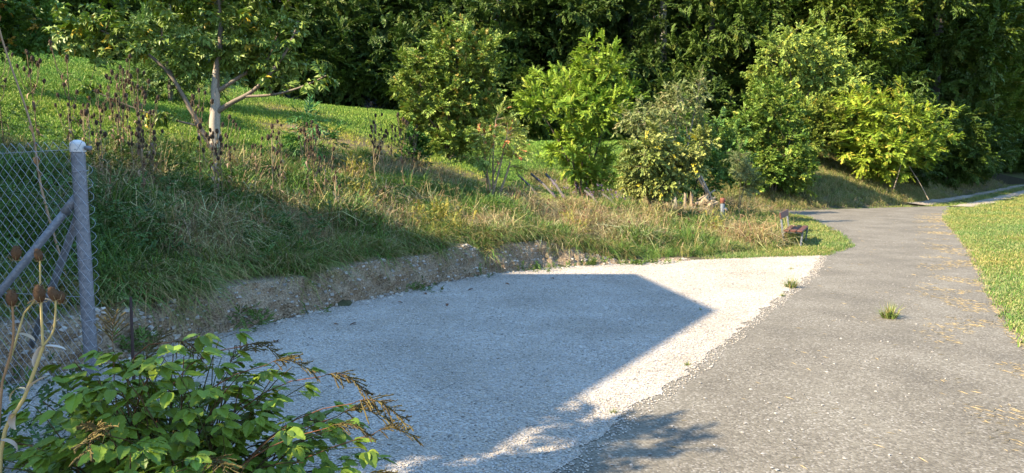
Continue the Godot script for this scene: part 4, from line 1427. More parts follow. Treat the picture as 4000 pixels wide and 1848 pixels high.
func build_garden() -> void:
	var hazel := sprig(9, 0.26, 0.085, 0.062, 501, 0.5, 0.25)
	var beech := sprig(11, 0.3, 0.075, 0.045, 502, 0.35, 0.15)
	var small := sprig(11, 0.2, 0.045, 0.026, 503, 0.6, 0.2)
	var narrow := sprig(15, 0.24, 0.06, 0.014, 504, 0.5, 0.3)
	var lobed := sprig(10, 0.24, 0.07, 0.055, 505, 0.6, 0.3)
	plant("hazel_shrub", "tall many stemmed olive green shrub in the middle of the meadow edge", "shrub", on_ground(-1.66, -20), [Vector3(-1.5, 4.6, -20), Vector3(-0.8, 4.2, -19.9), Vector3(-2.5, 4.0, -20.1), Vector3(-2.2, 3.0, -19.6), Vector3(-0.9, 3.0, -20.3), Vector3(-1.7, 3.8, -20)],
		[[-1.58, 4.85, -20, 0.85, 0.9, 0.8], [-0.78, 4.4, -20, 0.68, 0.9, 0.64], [-2.55, 4.0, -20, 0.62, 1.0, 0.6], [-1.7, 3.54, -20, 1.25, 0.87, 1.1], [-2.55, 2.9, -20, 0.6, 0.5, 0.6], [-0.95, 3.0, -20, 0.76, 0.76, 0.7], [-1.5, 2.45, -20, 0.8, 0.5, 0.8]],
		{"sprig": hazel, "pal": [Color(0.144, 0.226, 0.039), Color(0.230, 0.305, 0.066), Color(0.304, 0.249, 0.066)], "twigs": 640, "per": 8, "seed": 511, "size": 0.78, "r": 0.045, "multi": true, "wood": Color(0.2, 0.16, 0.12), "rise": 0.15})
	plant("hornbeam_tree", "bright yellow green young tree between the olive shrub and the grey twigged bush", "tree", on_ground(2.15, -23), [Vector3(2.7, 5.3, -23), Vector3(1.8, 4.5, -23), Vector3(3.2, 4.5, -23), Vector3(2.3, 4.0, -22.8), Vector3(0.8, 3.6, -22.8)],
		[[2.65, 5.0, -23, 0.75, 0.9, 0.7], [1.87, 4.2, -23, 1.0, 0.85, 0.95], [3.15, 4.2, -23, 0.72, 0.85, 0.68], [2.37, 3.45, -23, 1.4, 0.88, 1.3], [0.7, 3.7, -23, 0.62, 0.5, 0.55], [0.64, 4.4, -23, 0.25, 0.35, 0.25], [2.14, 2.22, -23, 1.2, 0.95, 1.1], [2.5, 1.4, -23, 0.85, 0.55, 0.8]],
		{"sprig": beech, "pal": [Color(0.146, 0.261, 0.029), Color(0.279, 0.368, 0.040), Color(0.340, 0.384, 0.053)], "twigs": 640, "per": 9, "size": 0.8, "tilt": 0.6, "seed": 512, "r": 0.04, "multi": true, "wood": Color(0.16, 0.13, 0.1), "rise": 0.2})
	plant("lichen_bush", "grey green half bare bush with drooping lichen covered twigs", "shrub", on_ground(4.58, -21), [Vector3(4.7, 3.7, -21), Vector3(5.3, 4.0, -21), Vector3(3.6, 3.3, -21), Vector3(4.2, 3.0, -21)],
		[[3.5, 3.1, -21, 0.57, 0.6, 0.5], [4.6, 3.5, -21, 0.62, 0.65, 0.6], [5.25, 3.85, -21, 0.34, 0.55, 0.3], [4.1, 2.7, -21, 0.8, 0.68, 0.7], [5.4, 3.1, -21, 0.34, 0.6, 0.3]],
		{"sprig": small, "pal": [Color(0.16, 0.21, 0.06), Color(0.27, 0.3, 0.12), Color(0.3, 0.27, 0.12)], "twigs": 300, "per": 5, "seed": 513, "r": 0.035, "multi": true, "wood": Color(0.3, 0.29, 0.24), "twig": Color(0.3, 0.28, 0.22), "arch": 0.3, "wild": 0.9})
	plant("yellowing_shrub", "low yellowing shrub with a pale forked trunk left of the log pile", "shrub", on_ground(3.4, -18), [], [[3.33, 2.0, -18, 0.7, 0.55, 0.6], [3.04, 1.55, -18, 0.55, 0.45, 0.5], [4.0, 1.75, -18, 0.55, 0.45, 0.5], [3.6, 1.35, -18, 0.7, 0.36, 0.6], [4.62, 2.35, -18, 0.24, 0.24, 0.2], [4.4, 1.9, -18, 0.3, 0.3, 0.3]],
		{"sprig": lobed, "pal": [Color(0.144, 0.195, 0.050), Color(0.287, 0.299, 0.099), Color(0.400, 0.342, 0.044)], "twigs": 300, "per": 6, "seed": 514, "odd": 0.07, "wood": Color(0.36, 0.3, 0.22), "stems": [[[Vector3(-0.12, -0.2, 0), Vector3(0.02, 0.3, 0), Vector3(0.3, 0.75, 0.1), Vector3(0.55, 1.3, 0)], 0.06, 0.02], [[Vector3(0.0, 0.25, 0), Vector3(-0.1, 0.8, 0), Vector3(-0.1, 1.6, 0)], 0.035, 0.015], [[Vector3(0.15, 0.5, 0), Vector3(0.5, 0.9, 0), Vector3(1.2, 1.7, 0)], 0.03, 0.012]]})
	plant("dense_shrub", "broad dense dark green shrub at the far side of the road end", "shrub", on_ground(10.8, -30.4), [Vector3(10.6, 4.5, -30.4), Vector3(9.6, 3.6, -30.4), Vector3(11.6, 3.2, -30.4), Vector3(10.8, 2.5, -30)],
		[[10.67, 4.1, -30.4, 1.4, 1.25, 1.3], [9.57, 3.16, -30.4, 0.98, 1.1, 0.9], [10.89, 2.36, -30.4, 1.75, 1.4, 1.6], [9.95, 1.5, -30.2, 1.1, 0.82, 1.0], [11.6, 1.5, -30.2, 0.95, 0.8, 0.9], [8.7, 2.2, -30.8, 0.7, 0.9, 0.7]],
		{"sprig": hazel, "pal": [Color(0.091, 0.184, 0.029), Color(0.182, 0.261, 0.046), Color(0.304, 0.338, 0.066)], "twigs": 700, "per": 9, "seed": 515, "r": 0.045, "multi": true, "rise": 0.1, "size": 0.9})
	plant("locust_tree", "pale yellow green tree rising above the two broad shrubs", "tree", on_ground(14.2, -37), [Vector3(13.6, 7.8, -37), Vector3(15.4, 7.0, -37), Vector3(12.6, 6.2, -37), Vector3(14.3, 6.5, -37)],
		[[13.65, 7.5, -37, 1.6, 1.2, 1.5], [15.41, 6.87, -37, 1.5, 1.4, 1.4], [13.72, 5.9, -37, 1.85, 1.0, 1.7], [12.3, 6.3, -37, 0.75, 0.7, 0.7], [16.42, 5.7, -37, 1.3, 0.9, 1.2], [14.2, 4.6, -37, 1.2, 0.8, 1.2]],
		{"sprig": lobed, "pal": [Color(0.170, 0.261, 0.059), Color(0.316, 0.384, 0.079), Color(0.400, 0.400, 0.066)], "twigs": 620, "per": 8, "seed": 516, "r": 0.08, "multi": true, "size": 1.15, "wood": Color(0.3, 0.24, 0.18)})
	plant("golden_shrub", "wide golden green layered shrub left of the dark wood edge", "shrub", on_ground(17.4, -35.5), [Vector3(16.3, 4.3, -35), Vector3(18.1, 4.2, -35), Vector3(19.8, 3.8, -35), Vector3(17, 3, -34.6), Vector3(18.8, 2.8, -34.6)],
		[[16.3, 4.0, -35, 2.0, 1.35, 1.9], [18.14, 3.9, -35, 1.9, 1.35, 1.8], [19.9, 3.6, -35, 1.1, 0.8, 1.0], [16.74, 2.62, -34.6, 2.0, 1.1, 1.8], [18.77, 2.5, -34.6, 1.6, 1.2, 1.5], [17.7, 1.7, -34.4, 1.4, 0.8, 1.3], [20.8, 3.1, -35, 0.6, 0.35, 0.5]],
		{"sprig": beech, "pal": [Color(0.146, 0.246, 0.026), Color(0.304, 0.368, 0.033), Color(0.400, 0.351, 0.053)], "twigs": 950, "per": 9, "seed": 517, "r": 0.05, "multi": true, "size": 1.0, "tilt": 0.45, "rise": 0.0, "wild": 0.65})
	plant("filling_shrub", "mid green shrub filling the gap between the dense shrub and the golden shrub", "shrub", on_ground(14.4, -35.0), [Vector3(14.2, 4.4, -35), Vector3(15.2, 4.0, -35), Vector3(13.4, 3.8, -35)], [[14.3, 4.0, -35, 1.5, 1.0, 1.2], [13.2, 3.4, -34.8, 1.0, 0.9, 0.9], [15.3, 3.5, -34.8, 1.0, 0.9, 0.9], [14.4, 2.9, -34.6, 1.3, 0.6, 1.0]],
		{"sprig": hazel, "pal": [Color(0.12, 0.18, 0.03), Color(0.2, 0.25, 0.045), Color(0.28, 0.25, 0.05)], "twigs": 420, "per": 8, "seed": 526, "r": 0.04, "multi": true})
	plant("grey_bush", "thin grey green tamarisk like bush right of the standpipe", "shrub", on_ground(7.1, -22.6), [Vector3(7.0, 2.1, -22.6), Vector3(7.4, 1.9, -22.6)], [[7.0, 1.8, -22.6, 0.4, 0.5, 0.4], [7.3, 1.35, -22.6, 0.5, 0.5, 0.5]],
		{"sprig": narrow, "pal": [Color(0.12, 0.165, 0.06), Color(0.2, 0.23, 0.1)], "twigs": 90, "per": 6, "seed": 519, "r": 0.015, "multi": true, "arch": 0.25})
	plant("backing_shrub", "shaded green shrub behind the log pile and standpipe", "shrub", on_ground(6.2, -25.6), [Vector3(6.0, 3.6, -25.6), Vector3(7.2, 3.2, -25.6), Vector3(5.0, 3.0, -25.6)], [[6.0, 2.9, -25.6, 1.2, 1.0, 0.9], [7.4, 2.4, -25.8, 1.1, 1.0, 0.9], [5.0, 2.2, -25.6, 1.0, 1.0, 0.9], [6.4, 1.4, -25.6, 1.6, 0.9, 0.9]],
		{"sprig": hazel, "pal": [Color(0.072, 0.170, 0.033), Color(0.158, 0.246, 0.059)], "twigs": 300, "per": 7, "seed": 520, "r": 0.04, "multi": true})
	plant("round_bush", "small round dark green bush at the meadow edge", "shrub", on_ground(-2.28, -17), [Vector3(-2.28, 2.4, -17), Vector3(-2.4, 2.1, -17), Vector3(-2.1, 2.1, -17)], [[-2.28, 2.2, -17, 0.3, 0.33, 0.28], [-2.33, 1.85, -17, 0.34, 0.26, 0.3]],
		{"sprig": hazel, "pal": [Color(0.043, 0.116, 0.024), Color(0.072, 0.161, 0.029)], "twigs": 80, "per": 6, "seed": 521, "r": 0.012, "multi": true, "size": 0.7})
	plant("elder_sapling", "sapling with long feathery dark leaves among the teasels", "sapling", on_ground(-3.62, -13), [Vector3(-3.7, 2.6, -13), Vector3(-3.3, 2.35, -13), Vector3(-3.6, 2.3, -13), Vector3(-3.2, 2.2, -13)], [[-3.72, 2.52, -13, 0.26, 0.2, 0.2], [-3.42, 2.4, -13, 0.32, 0.18, 0.25], [-3.63, 2.2, -13, 0.3, 0.18, 0.25], [-3.2, 2.2, -13, 0.25, 0.1, 0.16]],
		{"sprig": sprig(13, 0.3, 0.12, 0.03, 506, 0.3, 0.35), "pal": [Color(0.055, 0.146, 0.040), Color(0.085, 0.200, 0.046)], "twigs": 26, "per": 3, "seed": 522, "r": 0.01, "multi": true, "tilt": 0.25})
	plant("coppiced_shrub", "cut back shrub with pale bare stems in front of the olive shrub", "shrub", on_ground(-0.46, -16), [Vector3(-0.62, 2.4, -16), Vector3(-0.35, 2.75, -16), Vector3(-0.1, 2.45, -15.9), Vector3(-0.75, 1.9, -16), Vector3(0.05, 2.1, -16), Vector3(-0.4, 2.2, -16.1), Vector3(-0.2, 2.0, -15.9)], [[-0.5, 2.4, -16, 0.32, 0.3, 0.27], [-0.22, 2.75, -16, 0.26, 0.26, 0.23], [0.02, 2.35, -16, 0.28, 0.35, 0.23], [-0.6, 1.95, -16, 0.38, 0.3, 0.31], [0.15, 1.95, -16, 0.3, 0.25, 0.25]],
		{"sprig": small, "pal": [Color(0.170, 0.261, 0.053), Color(0.291, 0.338, 0.079), Color(0.400, 0.146, 0.066)], "twigs": 110, "per": 4, "seed": 523, "r": 0.03, "multi": true, "wood": Color(0.42, 0.33, 0.22), "size": 1.1, "bare": 0.55})
	plant("pear_tree", "small grey green fruit tree behind the white barked tree", "tree", on_ground(-8.77, -19), [], [[-8.8, 4.25, -19, 0.9, 0.8, 0.8], [-9.5, 3.95, -19, 0.62, 0.5, 0.56], [-8.1, 4.75, -19, 0.83, 0.72, 0.74], [-8.8, 5.1, -19, 0.93, 0.62, 0.84], [-7.7, 4.1, -19, 0.7, 0.6, 0.6]],
		{"sprig": small, "pal": [Color(0.109, 0.200, 0.053), Color(0.243, 0.338, 0.119)], "twigs": 380, "per": 7, "seed": 524, "size": 1.25, "wood": Color(0.22, 0.2, 0.16), "stems": [[[Vector3(0, -0.2, 0), Vector3(0.03, 0.6, 0), Vector3(0, 1.3, 0), Vector3(0.1, 2.5, 0)], 0.075, 0.03], [[Vector3(0, 1.0, 0), Vector3(-0.5, 1.5, 0.1), Vector3(-0.9, 1.8, 0)], 0.035, 0.015], [[Vector3(0.02, 1.2, 0), Vector3(0.5, 1.7, -0.2), Vector3(0.9, 2.2, 0)], 0.035, 0.015]]})
	# tree with the nesting box at the left edge
	var bt := plant("box_tree", "tree at the picture's left edge carrying a wooden nesting box", "tree", on_ground(-11.25, -16), [], [[-11.5, 4.9, -16, 1.0, 0.7, 0.8], [-10.2, 4.8, -16.2, 0.9, 0.5, 0.7], [-11.0, 5.5, -15.6, 1.2, 0.6, 0.9], [-10.7, 4.3, -16, 0.5, 0.2, 0.4]],
		{"sprig": hazel, "pal": [Color(0.055, 0.131, 0.029), Color(0.122, 0.215, 0.046), Color(0.400, 0.264, 0.053)], "twigs": 230, "per": 6, "seed": 525, "size": 0.9, "wood": Color(0.2, 0.18, 0.15), "stems": [[[Vector3(0, -0.3, 0), Vector3(0.05, 0.8, 0), Vector3(0.0, 1.6, 0), Vector3(0.15, 3, 0)], 0.1, 0.05], [[Vector3(0.02, 1.4, 0), Vector3(0.5, 1.8, 0.1), Vector3(1.2, 2.1, 0)], 0.04, 0.015]]})
	var boxn := thing("nesting_box", "brown wooden nesting box with dark roof on the left edge trunk", "nesting box", Vector3(-11.08, 3.12, -15.88))
	var st := begin()
	block(st, Vector3(0.2, 0.3, 0.2), Transform3D(Basis(), Vector3(0, 0.15, 0)), 0.006, Color(0.3, 0.17, 0.1))
	part("body", done(st), M.bark, boxn)
	st = begin()
	block(st, Vector3(0.34, 0.03, 0.32), Transform3D(Basis(Vector3.RIGHT, 0.15), Vector3(0, 0.325, 0.02)), 0.005, Color(0.05, 0.05, 0.055))
	part("roof", done(st), M.bark, boxn)
	st = begin()
	tube(st, [Vector3(0.03, 0.21, 0.09), Vector3(0.03, 0.21, 0.104)], 0.018, 0.018, 14, Color(0.01, 0.01, 0.01), 0.0, true)
	part("entrance", done(st), M.dry, boxn)
	# cherry with the white trunk
	var base := on_ground(-5.66, -14)
	var ch := thing("cherry_tree", "white barked cherry tree with yellowing drooping leaves above the teasels", "tree", base)
	var S := func(pts: Array) -> Array:
		var o := []
		for p in pts: o.append(p - base)
		return o
	var stems := [[S.call([Vector3(-5.68, 1.75, -14), Vector3(-5.65, 2.1, -14), Vector3(-5.64, 2.45, -14), Vector3(-5.61, 2.9, -14), Vector3(-5.6, 3.2, -14), Vector3(-5.57, 3.55, -14)]), 0.13, 0.062], [S.call([Vector3(-5.6, 3.1, -14), Vector3(-5.56, 3.6, -14), Vector3(-5.5, 4.2, -14.1), Vector3(-5.5, 5.2, -14)]), 0.07, 0.03],
		[S.call([Vector3(-5.68, 2.1, -13.98), Vector3(-5.9, 2.48, -13.95), Vector3(-6.14, 3.01, -13.9), Vector3(-6.42, 3.5, -13.85), Vector3(-6.9, 3.92, -13.8), Vector3(-7.6, 4.25, -13.7)]), 0.055, 0.018], [S.call([Vector3(-5.6, 2.76, -14), Vector3(-5.3, 2.93, -13.95), Vector3(-4.86, 3.15, -13.9), Vector3(-4.48, 3.5, -13.85), Vector3(-4.17, 3.89, -13.8), Vector3(-3.93, 4.4, -13.8)]), 0.055, 0.015],
		[S.call([Vector3(-5.05, 3.05, -13.92), Vector3(-4.41, 3.08, -13.8), Vector3(-3.85, 3.22, -13.7), Vector3(-3.4, 3.4, -13.6)]), 0.03, 0.01], [S.call([Vector3(-5.57, 3.15, -14), Vector3(-5.15, 3.45, -14.1), Vector3(-4.62, 3.82, -14.2), Vector3(-4.37, 4.6, -14.2)]), 0.045, 0.015],
		[S.call([Vector3(-6.3, 3.3, -13.87), Vector3(-6.6, 4.0, -14.1), Vector3(-6.7, 4.8, -14.3)]), 0.035, 0.012], [S.call([Vector3(-5.9, 2.5, -13.95), Vector3(-6.8, 2.75, -13.7), Vector3(-7.7, 3.15, -13.5)]), 0.02, 0.008]]
	var cl := [[-7.14, 4.1, -13.8, 0.84, 0.55, 0.75], [-8.0, 4.25, -13.7, 0.8, 0.5, 0.7], [-5.71, 4.4, -14.1, 1.1, 0.8, 1.0], [-6.15, 3.75, -14, 0.5, 0.35, 0.5], [-4.76, 4.1, -14, 0.68, 0.62, 0.6], [-4.09, 3.95, -13.9, 0.46, 0.7, 0.4], [-3.62, 3.3, -13.6, 0.34, 0.22, 0.3], [-4.5, 3.35, -13.9, 0.46, 0.2, 0.4], [-7.75, 3.15, -13.6, 0.3, 0.14, 0.3], [-5.1, 3.75, -14.2, 0.45, 0.35, 0.4], [-6.35, 5.1, -14, 1.5, 0.46, 1.3], [-4.7, 5.15, -14, 0.9, 0.46, 0.8], [-6.6, 2.72, -13.8, 0.5, 0.12, 0.3]]
	for l in cl:
		l[0] -= base.x
		l[1] -= base.y
		l[2] -= base.z
	var got := grow(ch, stems, cl, {"pal": [Color(0.1, 0.165, 0.025), Color(0.18, 0.235, 0.05), Color(0.34, 0.25, 0.025)], "twigs": 350, "per": 4, "seed": 530, "bark": M.cherry, "wood": Color(0.55, 0.51, 0.46), "limb": Color(0.3, 0.26, 0.22), "twig": Color(0.26, 0.19, 0.14), "odd": 0.03, "wild": 0.55})
	# each cherry leaf hangs on its own; the 300 nearest are parts
	var tones := [Color(0.08, 0.14, 0.022), Color(0.125, 0.19, 0.035), Color(0.17, 0.225, 0.05), Color(0.33, 0.24, 0.025)]
	var lm := []
	for c in tones:
		var V := PackedVector3Array()
		var C := PackedColorArray()
		add_leaf(V, C, Vector3.ZERO, Vector3.RIGHT, Vector3.UP, 1.0, 0.46, c, 0.22, 0.25)
		lm.append(raw(V, C))
	rng.seed = 531
	var all := []
	for i in got[0].size():
		var xf: Transform3D = got[0][i]
		for k in 7:
			var d := (xf.basis.x * rnd(0.2, 0.8) + xf.basis.z * (rnd(0.4, 1.0) if k % 2 else -rnd(0.4, 1.0)) + Vector3(0, rnd(-0.75, 0.1), 0)).normalized()
			var up := (xf.basis.y + rdir() * 0.4).normalized()
			var z := d.cross(up).normalized()
			var l := rnd(0.11, 0.17)
			all.append([Transform3D(Basis(d * l, z.cross(d) * l, z * l), xf.origin + xf.basis.x * (k * 0.035 - 0.1) + rdir() * 0.015), got[1][i]])
	var eye := Vector3(0, 1.75, 0) - base
	all.sort_custom(func(p: Array, q: Array) -> bool: return p[0].origin.distance_squared_to(eye) < q[0].origin.distance_squared_to(eye))
	var xs := []
	var cs := []
	var white := raw_leaf()
	for i in all.size():
		var c: Color = all[i][1]
		if i < 300: part("leaf", lm[3 if c.r > 0.3 else (0 if c.g < 0.16 else (1 if rng.randf() < 0.7 else 2))], M.gloss_leaf, ch, all[i][0])
		else:
			xs.append(all[i][0])
			cs.append(c * rnd(0.75, 1.25))
	many("crown", white, M.gloss_leaf, xs, cs, ch)
	# yellowish leafy weeds and green undergrowth on the bank
	rng.seed = 540
	var herbs := [[], []]
	var hc := [[], []]
	for i in 9000:
		var x := rnd(-9.5, -2.6)
		var z := rnd(-12.5, -3.6)
		var s := sd(x, z)
		if s < 0.35: continue
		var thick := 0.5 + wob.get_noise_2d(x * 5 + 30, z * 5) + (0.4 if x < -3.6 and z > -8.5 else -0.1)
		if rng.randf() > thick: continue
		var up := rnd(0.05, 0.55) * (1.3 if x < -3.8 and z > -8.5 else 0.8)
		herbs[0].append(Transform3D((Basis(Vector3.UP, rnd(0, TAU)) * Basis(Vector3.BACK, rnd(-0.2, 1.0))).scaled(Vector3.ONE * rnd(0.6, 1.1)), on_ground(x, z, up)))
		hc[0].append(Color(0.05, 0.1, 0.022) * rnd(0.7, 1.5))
	for i in 520:
		var x := rnd(-3.1, -1.75)
		var z := rnd(-4.6, -2.5)
		if x > -1.95 and z > -3.6 and rng.randf() < 0.5: continue
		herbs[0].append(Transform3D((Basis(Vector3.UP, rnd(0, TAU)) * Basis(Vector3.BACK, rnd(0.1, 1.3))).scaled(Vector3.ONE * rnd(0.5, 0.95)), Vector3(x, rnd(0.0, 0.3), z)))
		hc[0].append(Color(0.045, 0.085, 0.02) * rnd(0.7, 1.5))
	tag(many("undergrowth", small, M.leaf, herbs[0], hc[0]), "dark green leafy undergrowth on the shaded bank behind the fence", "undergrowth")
	for p in [Vector2(-0.9, -12.0), Vector2(-1.4, -11.9), Vector2(-1.1, -12.5), Vector2(-2.6, -12.6), Vector2(-3.0, -14.4), Vector2(4.6, -16.2), Vector2(1.2, -14.2)]:
		for i in 60:
			var x: float = p.x + rnd(-0.25, 0.25)
			var z: float = p.y + rnd(-0.25, 0.25)
			herbs[1].append(Transform3D((Basis(Vector3.UP, rnd(0, TAU)) * Basis(Vector3.BACK, rnd(0.3, 1.4))).scaled(Vector3.ONE * rnd(0.5, 0.9)), on_ground(x, z, rnd(0.05, 0.5))))
			hc[1].append(Color(0.2, 0.22, 0.04).lerp(Color(0.36, 0.28, 0.05), rng.randf() * 0.6))
	tag(many("yellow_weeds", small, M.leaf, herbs[1], hc[1]), "yellow green leafy weeds standing on the edge of the bank", "weeds")
	var fv := PackedVector3Array()
	var fc := PackedColorArray()
	for k in 12: add_leaf(fv, fc, Vector3.ZERO, rdir() + Vector3(0, 0.6, 0), Vector3.UP, 0.02, 0.008, Color.WHITE, 0.2, 0.1)
	var fx := []
	var fcs := []
	for i in 90:
		var x := rnd(0.6, 4.6)
		var z := -17.6 - rnd(0, 1.5) if i < 60 else -rnd(13.8, 16)
		fx.append(Transform3D(Basis().scaled(Vector3.ONE * rnd(1.2, 2.2)), on_ground(x, z, rnd(0.35, 0.6))))
		fcs.append(Color(0.4, 0.25, 0.5) if i < 60 else Color(0.22, 0.07, 0.06))
	tag(many("wildflowers", raw(fv, fc), M.leaf, fx, fcs), "small purple and dull red flowers in the tall grass", "flowers")
	# tall grass stalks with heads standing out of the grass
	var stalk := blades(7, 0.95, 0.004, 0.12, 0.45, 545, [Color(0.3, 0.21, 0.11), Color(0.36, 0.28, 0.14)], 0.9)
	var kx := []
	var kc := []
	for i in 420:
		var x := rnd(-6, 9)
		var z := rnd(-24, -8)
		if not is_tall(x, z, sd(x, z)): continue
		kx.append(yaw_xf(on_ground(x, z), rnd(0.6, 0.95), 0.25))
		kc.append(Color.WHITE)
	tag(many("grass_stalks", stalk, M.grass, kx, kc), "thin brown grass stalks with seed heads above the tall grass", "grass")
	# bare sticks leaning by the golden shrub
	for s in [[Vector3(18.0, 1.75, -33.3), Vector3(18.75, 0.25, -32.9), "long pale bare stick leaning beside the golden shrub"], [Vector3(17.75, 1.9, -33.5), Vector3(17.4, 0.7, -33.4), "shorter bare stick crossing behind the long pale one"]]:
		var t := begin()
		tube(t, [Vector3.ZERO, (s[1] - s[0]) * 0.5 + Vector3(0.03, 0.02, 0), s[1] - s[0]], 0.012, 0.024, 5, Color(0.42, 0.34, 0.25))
		var o := part("bare_stick", done(t), M.bark)
		o.position = s[0]
		tag(o, s[2], "stick")

func raw_leaf() -> ArrayMesh:
	var V := PackedVector3Array()
	var C := PackedColorArray()
	add_leaf(V, C, Vector3.ZERO, Vector3.RIGHT, Vector3.UP, 1.0, 0.46, Color.WHITE, 0.22, 0.25)
	return raw(V, C)

# ---------- the wood ----------
func forest_proto(seed_: int, h: float, clear: float, rad: float, pal: Array, spr: ArrayMesh, twigs: int, r: float) -> Node3D:
	rng.seed = seed_
	var t := thing("forest_tree", "forest tree", "tree")
	var stems := [[[Vector3(0, -0.6, 0), Vector3(rnd(-0.1, 0.1), h * 0.3, rnd(-0.1, 0.1)), Vector3(rnd(-0.3, 0.3), h * 0.6, rnd(-0.3, 0.3)), Vector3(rnd(-0.4, 0.4), h * 0.95, rnd(-0.4, 0.4))], r, r * 0.2]]
	var lobes := []
	for k in 12:
		var y := lerpf(clear, h, (k + 0.5) / 12.0)
		var w := rad * pow(sin(PI * (0.16 + 0.8 * (k + 0.5) / 12.0)), 0.7)
		var a := rnd(0, TAU)
		lobes.append([cos(a) * w * 0.45, y, sin(a) * w * 0.45, w * 0.7, h * 0.06, w * 0.7])
		lobes.append([-cos(a + 0.8) * w * 0.45, y + 0.3, -sin(a + 0.8) * w * 0.45, w * 0.6, h * 0.05, w * 0.6])
	grow(t, stems, lobes, {"sprig": spr, "pal": pal, "twigs": twigs, "per": 7, "seed": seed_, "size": 1.05, "tilt": 0.5, "rise": -0.1, "wild": 0.8, "arch": 0.06, "wood": Color(0.14, 0.125, 0.1), "sides": 9, "bare": 0.15})
	return t

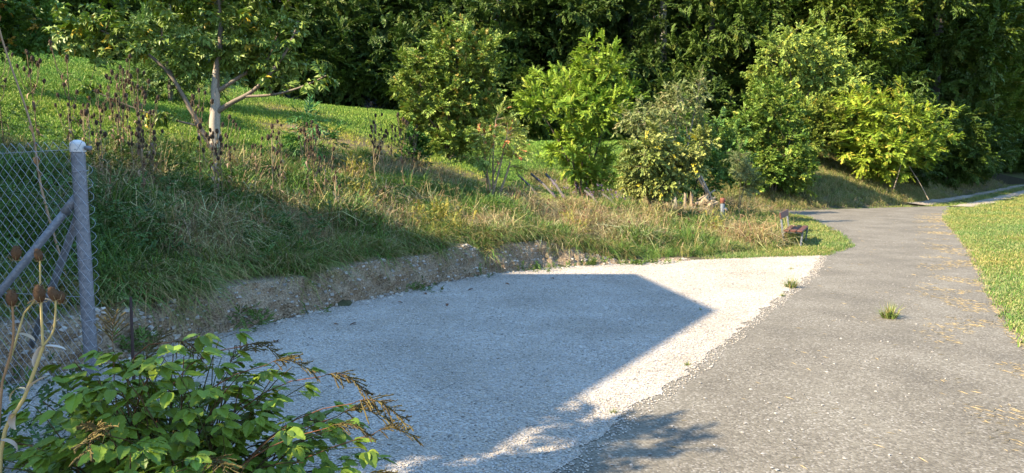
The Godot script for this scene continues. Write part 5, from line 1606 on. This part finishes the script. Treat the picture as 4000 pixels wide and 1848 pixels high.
func build_forest() -> void:
	var spray := sprig(22, 0.62, 0.14, 0.09, 601, 0.6, 0.3)
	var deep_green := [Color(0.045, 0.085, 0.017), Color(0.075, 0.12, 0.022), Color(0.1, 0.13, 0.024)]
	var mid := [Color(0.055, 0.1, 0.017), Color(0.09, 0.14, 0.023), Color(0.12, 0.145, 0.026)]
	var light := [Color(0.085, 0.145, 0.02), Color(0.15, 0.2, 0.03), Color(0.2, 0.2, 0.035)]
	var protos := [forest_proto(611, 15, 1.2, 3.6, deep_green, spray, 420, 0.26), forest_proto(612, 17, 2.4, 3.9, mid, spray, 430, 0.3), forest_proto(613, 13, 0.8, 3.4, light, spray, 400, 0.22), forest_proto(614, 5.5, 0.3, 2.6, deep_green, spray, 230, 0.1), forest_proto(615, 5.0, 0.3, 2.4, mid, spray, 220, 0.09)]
	var line := [Vector2(-62, -26), Vector2(-46, -31), Vector2(-34, -37), Vector2(-29, -43), Vector2(-18, -44), Vector2(-7.6, -43.5), Vector2(2, -42), Vector2(9, -41.5), Vector2(14, -42), Vector2(19.5, -38.8), Vector2(25.5, -44.8), Vector2(33, -53.5), Vector2(43, -65), Vector2(62, -87), Vector2(84, -112)]
	var used := [false, false, false, false, false]
	rng.seed = 620
	var put := func(v: int, p: Vector2, size: float, label: String, group: String) -> void:
		var o: Node3D = protos[v]
		var at := on_ground(p.x, p.y, -0.1)
		if used[v]: o = copy(o, at, rnd(0, TAU), size)
		else:
			used[v] = true
			o.position = at
			o.rotation.y = rnd(0, TAU)
			o.scale = Vector3.ONE * size
		tag(o, label, "tree", group)
	var marks := [[-9.0, "left of the nesting box tree"], [-0.66, "behind the nesting box tree"], [-0.52, "behind the white cherry's left limb"], [-0.38, "behind the white cherry's right limb"], [-0.24, "between the cherry and the olive shrub"], [-0.13, "behind the olive shrub"], [-0.02, "right of the olive shrub"], [0.06, "behind the yellow green young tree"], [0.15, "around the gap with the pale trunk"], [0.22, "above the lichen covered bush"], [0.31, "behind the pale yellow tree"], [0.42, "behind the golden shrub"], [0.52, "right of the golden shrub"], [0.62, "above the farm track at the right"]]
	# edge bushes, then rows of trees further into the wood
	for row in 5:
		var gap: float = [2.9, 4.6, 5.2, 6.2, 7.0][row]
		var back: float = [0.0, 2.8, 7.5, 13.5, 21.0][row]
		for i in line.size() - 1:
			var a: Vector2 = line[i]
			var b: Vector2 = line[i + 1]
			var d := (b - a).normalized()
			var nrm := Vector2(d.y, -d.x)
			var n := maxi(1, int(round(a.distance_to(b) / gap)))
			for k in n:
				var p: Vector2 = a.lerp(b, (k + rnd(0.2, 0.8)) / n) + nrm * (back + rnd(-1.1, 1.1))
				if absf(p.x / -p.y) > 1.0 and p.x > 0: continue
				var gap_off := absf(p.x / -p.y - 0.185)
				if row >= 2 and gap_off < 0.02: continue
				var low := 0.55 if row == 1 and gap_off < 0.08 else (0.7 if row == 2 and gap_off < 0.06 else 1.0)
				if p.x / -p.y < -2.2: continue
				var r := p.x / -p.y
				var where := ""
				for m in marks:
					if r >= m[0]: where = m[1]
				var v := 0
				var what := ""
				if row == 0:
					v = 3 if rng.randf() < 0.6 else 4
					what = "bushy young growth at the wood edge"
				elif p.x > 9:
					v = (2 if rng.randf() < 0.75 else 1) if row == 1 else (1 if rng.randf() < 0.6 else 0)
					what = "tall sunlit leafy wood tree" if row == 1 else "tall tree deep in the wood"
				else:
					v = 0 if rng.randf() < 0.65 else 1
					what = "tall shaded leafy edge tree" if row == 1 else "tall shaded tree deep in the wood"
				var size := rnd(0.7, 1.15) if row == 0 else low * rnd(0.87, 1.15) * (1.0 + 0.5 * smoothstep(20, 34, p.x))
				put.call(v, p, size, what + " " + where, what + " " + where)
	# pale and dark bare trunks seen in the gap
	for s in [[Vector2(9.1, -45.2), 0.26, Color(0.5, 0.46, 0.4), "tall pale smooth trunk standing bare in the gap of the wood"], [Vector2(11.6, -49.0), 0.26, Color(0.07, 0.065, 0.06), "dark bare trunk right of the pale one in the wood"], [Vector2(12.6, -50.5), 0.24, Color(0.09, 0.085, 0.075), "second dark bare trunk deeper in the wood"], [Vector2(8.2, -52.0), 0.2, Color(0.06, 0.055, 0.05), "thin dark trunk against the sky gap left of the pale trunk"]]:
		var at := on_ground(s[0].x, s[0].y, -0.3)
		var t := thing("bare_tree", s[3], "tree", at)
		var st := begin()
		tube(st, curve([Vector3.ZERO, Vector3(0.05, 5, 0), Vector3(-0.02, 10, 0.1), Vector3(0.2, 17, 0)], 4), s[1], s[1] * 0.6, 12, s[2], 0.04)
		part("trunk", done(st), M.bark, t)
		st = begin()
		for k in 5:
			var y := rnd(8, 16)
			var a := rnd(0, TAU)
			tube(st, [Vector3(0, y, 0), Vector3(cos(a), 0.5 + y, sin(a)), Vector3(cos(a) * 2.2, y + 0.8, sin(a) * 2.2)], 0.07, 0.02, 5, s[2])
		part("limbs", done(st), M.bark, t)

# a small tree beside the house whose crown shades the near road
func build_shade_tree() -> void:
	var o := thing("garden_tree", "small leafy tree beside the house left of the yard", "tree", Vector3(-4.2, 0, -2.3))
	grow(o, [[[Vector3(0, -0.2, 0), Vector3(0.05, 1.2, 0), Vector3(0.1, 2.4, 0), Vector3(0.1, 3.6, 0)], 0.07, 0.02]], [[0.0, 3.6, -0.35, 0.3, 0.25, 0.3], [0.2, 3.45, 0.1, 0.4, 0.28, 0.35], [-0.25, 3.2, 0.45, 0.45, 0.25, 0.4], [-0.4, 3.0, 0.2, 0.4, 0.25, 0.4], [-0.4, 2.5, 0.7, 0.45, 0.3, 0.4], [-0.9, 2.9, 1.0, 0.5, 0.35, 0.5], [-0.2, 2.1, 0.9, 0.45, 0.3, 0.45], [-0.9, 2.4, 0.6, 0.45, 0.3, 0.45], [-0.5, 3.0, 1.2, 0.5, 0.3, 0.45]], {"sprig": sprig(9, 0.26, 0.085, 0.05, 701), "pal": [Color(0.07, 0.12, 0.02), Color(0.12, 0.16, 0.03)], "twigs": 190, "per": 5, "seed": 702})

func _ready() -> void:
	# camera, sky, sun, exposure
	var cam := Camera3D.new()
	cam.name = "camera"
	cam.position = Vector3(0, 1.75, 0)
	cam.rotation_degrees = Vector3(-5.5, 0, 0)
	cam.fov = 35.86
	cam.near = 0.05
	cam.far = 900
	add_child(cam)
	cam.current = true
	var env := Environment.new()
	env.background_mode = Environment.BG_SKY
	var sky := ProceduralSkyMaterial.new()
	sky.sky_top_color = Color(0.41, 0.56, 0.74)
	sky.sky_horizon_color = Color(0.76, 0.81, 0.87)
	sky.sky_curve = 0.14
	sky.ground_bottom_color = Color(0.2, 0.2, 0.16)
	sky.ground_horizon_color = Color(0.5, 0.52, 0.5)
	sky.energy_multiplier = 1.0
	env.sky = Sky.new()
	env.sky.sky_material = sky
	env.background_energy_multiplier = 1.08
	env.tonemap_mode = Environment.TONE_MAPPER_LINEAR
	env.tonemap_exposure = 3.7
	env.sdfgi_enabled = true
	env.ssao_enabled = true
	env.ssil_enabled = true
	var we := WorldEnvironment.new()
	we.name = "world_environment"
	we.environment = env
	add_child(we)
	var sun := DirectionalLight3D.new()
	sun.name = "sun"
	sun.light_color = Color(1.0, 0.92, 0.79)
	sun.light_energy = 1.6
	sun.light_angular_distance = 0.5
	sun.shadow_enabled = true
	var el := deg_to_rad(35.0)
	var az := deg_to_rad(25.0)
	var dir := Vector3(cos(el) * cos(az), -sin(el), -cos(el) * sin(az))
	sun.basis = Basis.looking_at(dir, Vector3.UP)
	add_child(sun)
	wob.seed = 12
	wob.frequency = 0.06
	wob.fractal_octaves = 3
	make_materials()
	survey()
	build_ground()
	build_roads()
	build_earth_bank()
	build_house()
	build_forest()
	build_shade_tree()
	build_garden()
	build_grass()
	build_fence()
	build_front_shrub()
	build_teasels()
	build_dry_stem()
	build_props()
